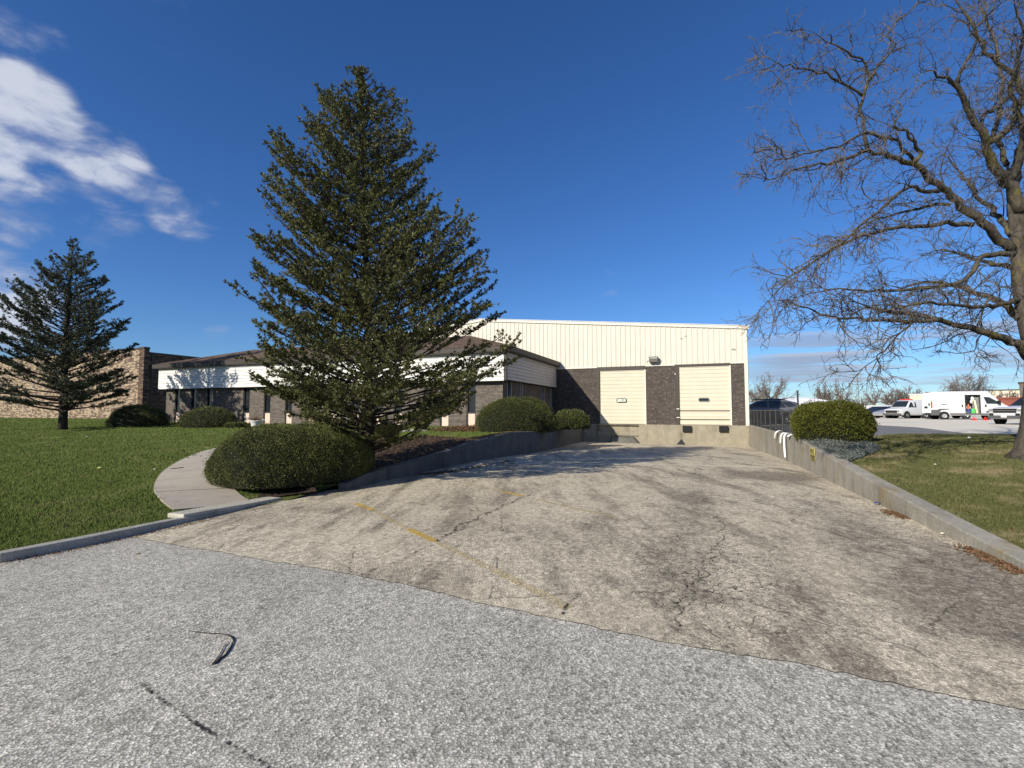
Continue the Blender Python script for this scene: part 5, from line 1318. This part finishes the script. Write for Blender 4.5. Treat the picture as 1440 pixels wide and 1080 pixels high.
# grey-blue SUV beside the warehouse, nose to the left
pS = on(1106.7, 596.7, zlot); kx = EX
suv_st = [(2.35, .3, .75, .80, .80, .78), (2.2, .28, .85, .92, .88, .82), (1.55, .28, .95, 1.04, .92, .84), (.95, .28, .98, 1.08, .93, .84), (.15, .28, 1.0, 1.52, .93, .66), (-.4, .28, 1.0, 1.62, .93, .68), (-1.4, .28, 1.02, 1.60, .93, .68), (-1.95, .30, 1.05, 1.44, .92, .66), (-2.35, .34, 1.06, 1.14, .90, .76), (-2.45, .38, .9, 1.0, .86, .76)]
car('parked_car', 'blue-grey car with a dark roof parked behind the wire fence by the warehouse corner', Vector((pS.x, pS.y, zlot(pS.x, pS.y)))-EX*1.45+EY*.95, math.pi-TH, M['navy_paint'], suv_st,
    {'side': [[(.72, 1.07), (.2, 1.44), (-.38, 1.52), (-.38, 1.07)], [(-.46, 1.07), (-.46, 1.52), (-1.2, 1.51), (-1.45, 1.08)], [(-1.33, 1.30), (-1.25, 1.49), (-1.75, 1.42), (-2.1, 1.16), (-1.55, 1.12)]],
     'cross': [('windscreen', [(.9, -.72, 1.11), (.9, .72, 1.11), (.2, .6, 1.51), (.2, -.6, 1.51)]), ('rear_window', [(-1.98, -.6, 1.44), (-1.98, .6, 1.44), (-2.36, .68, 1.15), (-2.36, -.68, 1.15)])]},
    [1.45, -1.45], .92, extra=[('roof_rack', M['black'], [(-1.5, .3, .58, .62, 1.62, 1.67), (-1.5, .3, -.62, -.58, 1.62, 1.67)]), ('door_handle', M['black'], [(-.22, -.05, .93, .96, .92, .95), (-1.25, -1.08, .93, .96, .94, .97)]), ('tail_light', M['red'], [(-2.40, -2.25, .74, .9, .85, 1.05), (-2.40, -2.25, -.9, -.74, .85, 1.05)])], wr=.34)
p2_ = at(1058, 592, 38); p2_.z = zlot(p2_.x, p2_.y)
sed_st = [(2.3, .3, .62, .66, .76, .72), (2.15, .25, .68, .74, .84, .8), (1.3, .25, .84, .92, .88, .8), (.85, .25, .88, .96, .89, .8), (.05, .25, .9, 1.38, .89, .6), (-.9, .25, .92, 1.40, .89, .6), (-1.6, .27, .95, 1.06, .88, .72), (-2.2, .3, .92, 1.0, .85, .76), (-2.35, .35, .75, .85, .8, .74)]
sed_w = {'side': [[(.68, .96), (.08, 1.32), (-.38, 1.34), (-.38, .96)], [(-.45, .96), (-.45, 1.34), (-.92, 1.33), (-1.4, 1.0)]], 'cross': [('windscreen', [(.82, -.68, .99), (.82, .68, .99), (.1, .56, 1.37), (.1, -.56, 1.37)]), ('rear_window', [(-.98, -.55, 1.385), (-.98, .55, 1.385), (-1.56, .66, 1.09), (-1.56, -.66, 1.09)])]}
car('parked_car', 'dark teal car mostly hidden between the warehouse corner and the blue-grey car', p2_-EX*.3, math.pi-TH+.15, M['dark_paint'], sed_st, sed_w, [1.4, -1.4], .88, wr=.31)
# long white delivery van with open doors
pv = on(1328, 590, zlot)                       # foot of the near rear wheel
vo = Vector((pv.x, pv.y, zlot(pv.x, pv.y)))-EX*.98+EY*1.0
van = empty('delivery_van', vo, -TH); tag(van, 'long high-roofed white van with its side door open and rear door swung out', 'van')
VH = (at(1345, 551.2, vo.y).z-vo.z); WHW = 1.0; s_ = VH/2.66
def zz_(z): return z*s_
top = zz_(2.54); sill = zz_(.42)
nose = [(4.42, zz_(2.50)), (5.42, zz_(1.46)), (5.85, zz_(1.20)), (6.02, zz_(.95)), (6.05, zz_(.45))]
dx0, dx1, dz0, dz1 = 2.62, 3.80, zz_(.52), zz_(2.32)
for sg, nm in ((-1, 'near'), (1, 'far')):
    b = MB(); y = sg*WHW; q = .06*(-sg)
    polys = [[(0, sill), (dx0, sill), (dx0, top), (0, top)]]
    if sg == -1: polys += [[(dx0, sill), (dx1, sill), (dx1, dz0), (dx0, dz0)], [(dx0, dz1), (dx1, dz1), (dx1, top), (dx0, top)]]
    else: polys += [[(dx0, sill), (dx1, sill), (dx1, top), (dx0, top)]]
    polys += [[(dx1, sill), (6.05, sill)]+nose[::-1][1:]+[(4.36, top), (dx1, top)]]
    for P in polys: b.prism([(x, y, z) for x, z in P], (0, q, 0))
    b.build('side_panel', M['white_paint'], van)
b = MB()
b.add([(0, -WHW, top), (4.36, -WHW, top), (4.45, -.86, VH), (0.05, -.86, VH), (0.05, .86, VH), (4.45, .86, VH), (4.36, WHW, top), (0, WHW, top)], [(0, 1, 2, 3), (3, 2, 5, 4), (4, 5, 6, 7), (0, 3, 4, 7)])
b.build('roof', M['white_paint'], van, bevel=.03)
b = MB(); b.add([(4.36, -WHW, top), (4.36, WHW, top), (4.45, .86, VH), (4.45, -.86, VH), (4.46, -WHW+.01, zz_(2.46)), (4.46, WHW-.01, zz_(2.46))], [(0, 1, 2, 3), (0, 4, 5, 1)])
for (xa, za), (xc, zc) in zip(nose[1:], nose[2:]): b.quad((xa, -WHW, za), (xa, WHW, za), (xc, WHW, zc), (xc, -WHW, zc))
b.build('front', M['white_paint'], van)
b = MB(); b.quad((4.46, -.94, zz_(2.47)), (4.46, .94, zz_(2.47)), (5.42, .96, zz_(1.46)), (5.42, -.96, zz_(1.46))); b.build('windscreen', M['carglass'], van)
b = MB(); b.box(.05, 5.2, -.93, .93, zz_(.44), zz_(.5)); b.build('floor', M['tarp'], van)
b = MB(); b.box(dx1+.02, dx1+.08, -.93, .93, zz_(.5), top); b.build('bulkhead', M['clad'], van)
b = MB(); b.prism([(-.005, -WHW-.015, zz_(.40)), (.72, -WHW-.015, zz_(.40)), (.72, -WHW-.015, zz_(.86)), (1.30, -WHW-.015, zz_(.95)), (1.42, -WHW-.015, zz_(1.02)), (.62, -WHW-.015, zz_(1.02)), (.50, -WHW-.015, zz_(.93)), (-.005, -WHW-.015, zz_(.92))], (0, .014, 0))
b.box(1.44, 4.5, -WHW-.016, -WHW-.001, zz_(.45), zz_(.60)); b.prism([(4.5, -WHW-.015, zz_(.5)), (4.62, -WHW-.015, zz_(.92)), (5.0, -WHW-.015, zz_(1.08)), (5.4, -WHW-.015, zz_(.95)), (5.0, -WHW-.015, zz_(.9))], (0, .014, 0)); b.box(5.62, 6.08, -WHW-.016, WHW+.01, zz_(.42), zz_(.8))
b.build('cladding', M['clad'], van)
def sq(nm, x0, x1, z0, z1, mat, y0=-WHW-.02, y1=-WHW-.001): b = MB(); b.box(x0, x1, y0, y1, zz_(z0), zz_(z1)); return b.build(nm, mat, van)
sq('door_handle', 2.36, 2.46, 1.18, 1.40, M['black']); sq('door_handle', 4.08, 4.20, 1.18, 1.40, M['black']); sq('door_rail', .82, 1.22, 1.40, 1.45, M['black']); sq('side_vent', 4.15, 4.55, .66, .80, M['black'])
sq('tail_light', -.01, .10, 1.1, 1.72, M['red'])
for x in (1.35, 2.6): sq('panel_seam', x, x+.012, .62, 2.5, M['galv'], -WHW-.003, -WHW-.001)
for z in (1.18, 2.08): sq('panel_seam', .1, 2.58, z, z+.012, M['galv'], -WHW-.003, -WHW-.001)
b = MB(); b.prism([(4.0, -WHW-.012, zz_(2.12)), (4.42, -WHW-.012, zz_(2.08)), (5.02, -WHW-.012, zz_(1.68)), (5.14, -WHW-.012, zz_(1.46)), (4.22, -WHW-.012, zz_(1.48))], (0, .01, 0)); b.build('side_window', M['carglass'], van)
b = MB(); b.box(4.98, 5.16, -WHW-.28, -WHW-.04, zz_(1.42), zz_(1.78)); b.build('mirror', M['black'], van, bevel=.03)
for x in (.98, 5.02):
    for sg in (-1, 1):
        b = MB(); b.lathe([(0.01, 0), (.42, 0), (.42, .02), (.01, .021)], 20, (x, sg*WHW-(.0 if sg > 0 else .021), .37), 'y'); b.build('wheel_arch', M['black'], van)
        wheel(van, x, sg*(WHW-.05), .36, .24, sg)
b = MB(); b.box(-.72, -.02, -WHW-.05, -WHW, zz_(.62), zz_(2.42)); b.box(-.60, -.02, -WHW-.05, -WHW, zz_(2.42), zz_(2.55)); rd_ = b.build('rear_door', M['white_paint'], van, bevel=.02)
b = MB(); b.box(-.55, -.3, -WHW-.065, -WHW-.051, zz_(1.05), zz_(1.25)); b.build('plate_recess', M['black'], rd_); b = MB(); b.box(-.22, -.12, -WHW-.065, -WHW-.051, zz_(1.3), zz_(1.55)); b.build('handle', M['black'], rd_)
b = MB(); b.box(-.04, .05, -.95, .95, zz_(.42), zz_(.56)); b.build('rear_bumper', M['clad'], van); b = MB(); b.box(-.42, -.18, -WHW-.04, -WHW-.0, zz_(2.56), zz_(2.62)); b.build('lamp', M['black'], van)
# cargo standing in the side door
def item(name, label, cat, x, y, mb, mat, z=.5, rot=0):
    p = vo+EX*x+EY*y; o = mb.build(name, mat, None, loc=(p.x, p.y, vo.z+zz_(z)), bevel=.0); o.rotation_euler = (0, 0, -TH+rot); tag(o, label, cat); return o
b = MB(); b.lathe([(.0, 0), (.17, 0), (.2, .5), (.17, .52), (.17, .5), (0, .48)], 14); item('bucket', 'dark blue bucket in the open side door of the long white van', 'bucket', 2.98, -.7, b, M['blue'])
b = MB(); b.lathe([(.0, 0), (.18, 0), (.22, .38), (.24, .40), (.1, .55), (.0, .56)], 14); item('bucket', 'bright green and white tub in the open side door of the long white van', 'tub', 3.30, -.72, b, M['green'])
b = MB(); b.lathe([(.0, 0), (.16, 0), (.13, .12), (.05, .55), (.03, .56), (0, .56)], 12); item('orange_cone', 'orange cone stacked above the blue bucket inside the open white van', 'cone', 3.08, -.45, b, M['orange'], .5+.42)
b = MB(); b.prism([(0, 0, 0), (.14, 0, 0), (-.02, 0, 1.35), (-.16, 0, 1.35)], (0, .03, 0)); item('board', 'long pale board leaning in the open side door of the white van', 'board', 3.52, -.78, b, M['plywood'])
b = MB()
for i in range(9): b.lathe([(.03, 0), (.05, .1), (.045, .9), (.04, 1.6), (.01, 1.66)], 8, (.055*i-.22, .02*math.sin(i*1.7), 0))
item('moving_quilt', 'grey quilted blanket hanging at the front edge of the open van doorway', 'blanket', 3.58, -.60, b, M['tarp'])
b = MB(); b.lathe([(.0, 0), (.09, .04), (.13, .2), (.09, .36), (.0, .42)], 10); b.lathe([(.0, -.25), (.07, -.2), (.1, -.05), (.06, .06)], 8, (-.08, .02, 0)); item('cloth_bundle', 'white and blue cloth bundle on top of the pale board in the van', 'bundle', 3.30, -.70, b, M['cloth'], 1.75)
b = MB(); b.box(-.2, .2, -.15, .15, 0, .32); item('crate', 'low grey crate at the rear side of the open van doorway', 'crate', 2.80, -.75, b, M['clad'])
# red warning triangles
for i, (px, lab) in enumerate(((1370, 'red warning triangle on the lot under the open van door, left of two'), (1386, 'red warning triangle on the lot by the van front wheel, right of two'))):
    p = on(px, 591.3, zlot); b = MB(); t_ = .27
    tri = [(-t_, 0, .05), (t_, 0, .05), (0, 0, .52)]; inn = [(-t_*.5, 0, .13), (t_*.5, 0, .13), (0, 0, .36)]
    vs = [Vector(q) for q in tri+inn]; vs += [v_+Vector((0, .03, 0)) for v_ in vs]
    b.add(vs, [(0, 1, 4, 3), (1, 2, 5, 4), (2, 0, 3, 5), (6, 9, 10, 7), (7, 10, 11, 8), (8, 11, 9, 6), (0, 6, 7, 1), (1, 7, 8, 2), (2, 8, 6, 0)]); b.box(-.25, .25, -.08, .12, 0, .045)
    o = b.build('warning_triangle', M['red'], None, loc=(p.x, p.y, zlot(p.x, p.y))); o.rotation_euler = (0, 0, -.6); o.scale = (.66, .66, .66); tag(o, lab, 'warning triangle', 'warning triangles by the long van')
# white pickup, front toward us
pp = on(1437, 597, zlot); r_pk = math.atan2(-pp.y, -pp.x)-.60
pk_st = [(2.85, .45, .85, .95, .86, .84), (2.78, .40, 1.0, 1.10, .96, .90), (2.2, .40, 1.05, 1.17, .99, .90), (1.35, .40, 1.08, 1.20, 1.0, .90), (.55, .40, 1.12, 1.78, 1.0, .72), (-.2, .40, 1.12, 1.86, 1.0, .74), (-1.9, .40, 1.12, 1.84, 1.0, .74), (-2.5, .45, 1.1, 1.66, .99, .72), (-2.7, .5, 1.0, 1.2, .96, .85)]
pk = car('parked_truck', 'white full-size truck with a wide dark grille facing out beside the big bare trunk', Vector((pp.x, pp.y, zlot(pp.x, pp.y))), r_pk, M['white_paint'], pk_st,
    {'side': [[(1.05, 1.2), (.6, 1.66), (-.2, 1.76), (-.2, 1.2)], [(-.28, 1.2), (-.28, 1.76), (-1.2, 1.76), (-1.2, 1.2)], [(-1.28, 1.2), (-1.28, 1.76), (-2.3, 1.6), (-2.3, 1.2)]], 'cross': [('windscreen', [(1.3, -.82, 1.23), (1.3, .82, 1.23), (.58, .66, 1.78), (.58, -.66, 1.78)])]},
    [1.85, -1.75], 1.0, cat='truck', extra=[('grille', M['frame_dark'], [(2.75, 2.88, -.62, .62, .80, 1.06)]), ('grille_bar', M['galv'], [(2.881, 2.90, -.6, .6, .92, .945)]), ('headlight', M['rim'], [(2.70, 2.86, .64, .90, .88, 1.04)]), ('headlight', M['rim'], [(2.70, 2.86, -.90, -.64, .88, 1.04)]),
    ('bumper', M['clad'], [(2.7, 2.93, -.90, .90, .42, .62)]), ('fog_light', M['black'], [(2.86, 2.945, .62, .8, .63, .76)]), ('fog_light', M['black'], [(2.86, 2.945, -.8, -.62, .63, .76)]), ('number_plate', M['white_plastic'], [(2.931, 2.95, -.15, .15, .5, .64)])], wr=.4)
nz_ = Vector((math.cos(r_pk), math.sin(r_pk), 0)); pk.location = Vector(at(1424, 597, pp.y)[:2]+(0,))-nz_*2.3; pk.location.z = zlot(pk.location.x, pk.location.y)-.05
# white cargo vans and cars parked in the far row
cv_st = [(2.75, .4, .80, .86, .80, .78), (2.65, .35, .95, 1.02, .93, .86), (1.95, .35, 1.10, 1.20, .98, .88), (1.75, .35, 1.12, 1.24, .99, .88), (1.15, .35, 1.15, 1.94, 1.0, .80), (.8, .35, 1.15, 2.04, 1.0, .84), (-2.6, .35, 1.15, 2.04, 1.0, .84), (-2.75, .4, 1.15, 1.98, .98, .82)]
cv_w = {'side': [[(1.55, 1.22), (1.15, 1.78), (.45, 1.80), (.45, 1.22)]], 'cross': [('windscreen', [(1.72, -.80, 1.27), (1.72, .80, 1.27), (1.16, .72, 1.92), (1.16, -.72, 1.92)])]}
def cvan(px, py, lab, rz, rack=True, back=0):
    p = on(px, py, zlot); p = p*(1+back/p.length)
    ex = [('grille', M['frame_dark'], [(2.68, 2.78, -.6, .6, .62, .90)]), ('headlight', M['rim'], [(2.60, 2.77, .62, .86, .70, .9)]), ('headlight', M['rim'], [(2.60, 2.77, -.86, -.62, .70, .9)]), ('bumper', M['clad'], [(2.6, 2.84, -.93, .93, .36, .58)])]
    if rack: ex.append(('roof_sign', M['red'], [(.3, .75, -.5, .5, 2.06, 2.16)]))
    return car('cargo_van', lab, Vector((p.x, p.y, zlot(p.x, p.y))), rz, M['white_paint'], cv_st, cv_w, [1.9, -1.6], 1.0, 'van', 'white cargo vans in the far parked row', ex, .37)
rzv = math.pi-TH+.62
cvan(1281, 588.3, 'white cargo van in the far row nearest the open-door van, dark grille showing', rzv)
cvan(1256, 587.2, 'white cargo van in the far row, middle of three, behind the silver sedan', rzv, True, 5)
cvan(1225, 585.0, 'white cargo van in the far row peeping out right of the clipped boxy bush', rzv, False, 9)
p = on(1258, 588.3, zlot); p = p*(1+3/p.length); car('parked_sedan', 'silver sedan parked between two white cargo vans in the far row', Vector((p.x, p.y, zlot(p.x, p.y))), rzv, M['silver_paint'], sed_st, sed_w, [1.4, -1.4], .88, wr=.32)
p = on(1244, 588, zlot); p = p*(1+4/p.length); car('parked_sedan', 'dark sedan parked behind the silver one in the far row', Vector((p.x, p.y, zlot(p.x, p.y)))+EY*2.5, rzv, M['dark_paint'], sed_st, sed_w, [1.4, -1.4], .88, wr=.32)
p = on(1234, 586.6, zlot); car('parked_sedan', 'pale hatchback in the far row beside the boxy bush', Vector((p.x, p.y, zlot(p.x, p.y))), rzv, M['white_paint'], sed_st, sed_w, [1.4, -1.4], .88, wr=.32)
# white van with its rear doors open, behind the long one
p = on(1297, 589.0, zlot)+EY*4; p.z = zlot(p.x, p.y)
ov = car('cargo_van', 'white van with both windowed rear doors swung open behind the long van', p+EX*2.9+Vector((0, 0, .0)), -TH, M['white_paint'], cv_st, cv_w, [1.9, -1.6], 1.0, 'van', None, [('tail_light', M['red'], [(-2.79, -2.70, -1.0, -.88, 1.0, 1.6)])], .37)
for k_, (xa, xc) in enumerate(((-3.45, -2.80),)):
    for yy in (-1.03, .95):
        b = MB(); b.box(xa, xc, yy, yy+.06, .55, 1.98); d_ = b.build('rear_door', M['white_paint'], ov); b = MB(); b.box(xa+.08, xc-.1, yy-.012, yy-.001, 1.25, 1.85); b.build('pane', M['carglass'], d_); b = MB(); b.box(xa+.2, xa+.4, yy-.012, yy-.001, .85, 1.0); b.build('handle', M['black'], d_)
b = MB(); b.box(-2.80, -2.757, -.85, .85, .6, 1.85); b.build('cargo_opening', M['black'], ov)
# row of low white roofs behind the far row
for i, (xl, xr, lab) in enumerate(((1196, 1262, 'long white trailer row far behind the parked vans, left one'), (1264, 1300, 'white trailer far behind the parked vans, right one'))):
    a = at(xl, 570, 125); c_ = at(xr, 570, 125); g = zlot(a.x, 125); root = empty('trailer', (a.x, 125, g)); tag(root, lab, 'trailer', 'white trailers behind the parked row')
    b = MB(); b.box(0, c_.x-a.x, 0, 2.5, 1.0, a.z-g+.0); b.build('box_body', M['white_paint'], root, bevel=.05)
    b = MB(); b.box(.3, c_.x-a.x-.3, .3, 2.2, .5, .99); b.build('chassis', M['black'], root)
    for x in (1.2, c_.x-a.x-1.5): wheel(root, x, .2, .5, .3, -1)
# ================================================================== SMALL THINGS
p = on(360, 603.5, zlawn); pot = empty('planter', p); tag(pot, 'white flared plastic planter standing on the lawn before the office', 'planter')
b = MB(); n = 20; H_ = .44; b.lathe([(.0, 0), (.19, 0), (.20, .03), (.25, .33), (.30, .38), (.33, .42), (.33, .44), (.29, .44), (.26, .36), (.0, .34)], n); b.build('bowl', M['white_plastic'], pot, smooth=True)
b = MB(); b.lathe([(0, .36), (.25, .355), (.255, .34)], 14); b.build('soil', M['mulch'], pot)
P = rng.normal(0, .09, (240, 3)); P[:, 2] = .42+abs(P[:, 2]); V, Fc = cards(P, np.tile([0, 0, 1.], (240, 1)), .10, .02, .7); mesh_np('withered_stems', V, Fc, M['deadleaf'], pot)
for px, py, lab in ((370, 597, 'small white garden light beside the planter under the conifer'), (487, 601, 'small white post lamp before the office wall behind the conifer')):
    q = on(px, 603, zlawn); r = empty('garden_light', q); tag(r, lab, 'garden light'); h_ = .34 if px < 400 else 1.0
    if px > 400: q = on(px, 602, zlawn); r.location = q
    b = MB(); b.tube([(0, 0, 0), (0, 0, h_)], .022, 6); b.build('stake', M['white_plastic'], r); b = MB(); b.lathe([(0, h_), (.05, h_), (.07, h_+.1), (.09, h_+.12), (.0, h_+.18)], 10); b.build('lamp', M['white_plastic'], r)
# twig with its loop lying on the road
def twigpts(L): return [on(x, y, zpave)+Vector((0, 0, .006)) for x, y in L]
b = MB(); A_ = twigpts([(265, 888), (285, 891), (305, 892), (318, 893), (326, 897), (329, 902)]); b.tube(A_, [.002, .003, .0035, .004, .005, .005], 5)
b.tube(twigpts([(329, 901), (324, 912), (317, 922), (308, 929), (301, 935)]), [.003, .005, .005, .006, .007], 6); b.tube(twigpts([(322, 903), (316, 909), (310, 920), (304, 929), (299, 935)]), [.002, .003, .003, .004, .006], 6)
b.tube(twigpts([(327, 899), (338, 898)]), [.002, .001], 4)
o0 = b.build('twig', M['bark_con']); tag(o0, 'thin dark bent twig lying on the grey road', 'twig')
# bits of litter
def scrap(px, py, zf, lab, mat, s_, name='litter_scrap', cat='litter'):
    p = on(px, py, zf); b = MB(); m = 7; vs = []
    for i in range(m):
        t_ = 6.283*i/m; r_ = s_*random.uniform(.6, 1.2); vs.append((r_*math.cos(t_), r_*.7*math.sin(t_), random.uniform(.0, .5)*s_))
    vs.append((0, 0, s_*.6)); b.add(vs, [(i, (i+1) % m, m) for i in range(m)]); o = b.build(name, mat, None, loc=(p.x, p.y, zf(p.x, p.y)+.03)); tag(o, lab, cat)
M['lime'] = plain('lime_paper', (.62, .72, .22), .6)
scrap(140.5, 660.5, zlawn, 'lime-yellow scrap of paper lying mid-lawn on the left', M['lime'], .06); scrap(121.5, 616, zlawn, 'white scrap on the left lawn near the small conifer', M['cloth'], .08)
scrap(217, 662, zlawn, 'tiny white scrap in the grass close to the sidewalk edge', M['cloth'], .035); scrap(1315, 655.5, zlawnR, 'white scrap in the middle of the dry right lawn', M['cloth'], .03)
scrap(1211, 643, zlawnR, 'white scrap at the tip of the creeping juniper', M['cloth'], .05); scrap(1363, 617.5, zlawnR, 'white scrap near the lot edge in the branch shadows', M['cloth'], .05)
scrap(1234, 711, zpave, 'flat dark blue scrap on the driveway by the right wall', M['blue'], .05); scrap(194, 784, zpave, 'small dark dead leaf on the grey road near the kerb', M['deadleaf'], .03, 'dead_leaf', 'leaf')
for px, py, lab in ((1325, 754, 'small pale pebble on the driveway by the leaf heap'), (416, 736, 'lone brown leaf on the driveway near the pale landing')): scrap(px, py, zpave, lab, M['plywood'] if px > 1000 else M['deadleaf'], .022, 'pebble' if px > 1000 else 'dead_leaf', 'debris')
for pts, lab in (([(148, 681), (158, 681.5), (168, 679)], 'thin bare twig on the left lawn below the lime scrap'), ([(240, 662), (248, 661.5), (258, 660)], 'curved dark twig lying on the sidewalk slabs'), ([(270, 643), (276, 641)], 'short dark twig near the far bend of the sidewalk')):
    b = MB(); b.tube([on(x, y, zlawn)+Vector((0, 0, .05)) for x, y in pts], .008, 4); tag(b.build('twig', M['bark_con']), lab, 'twig')
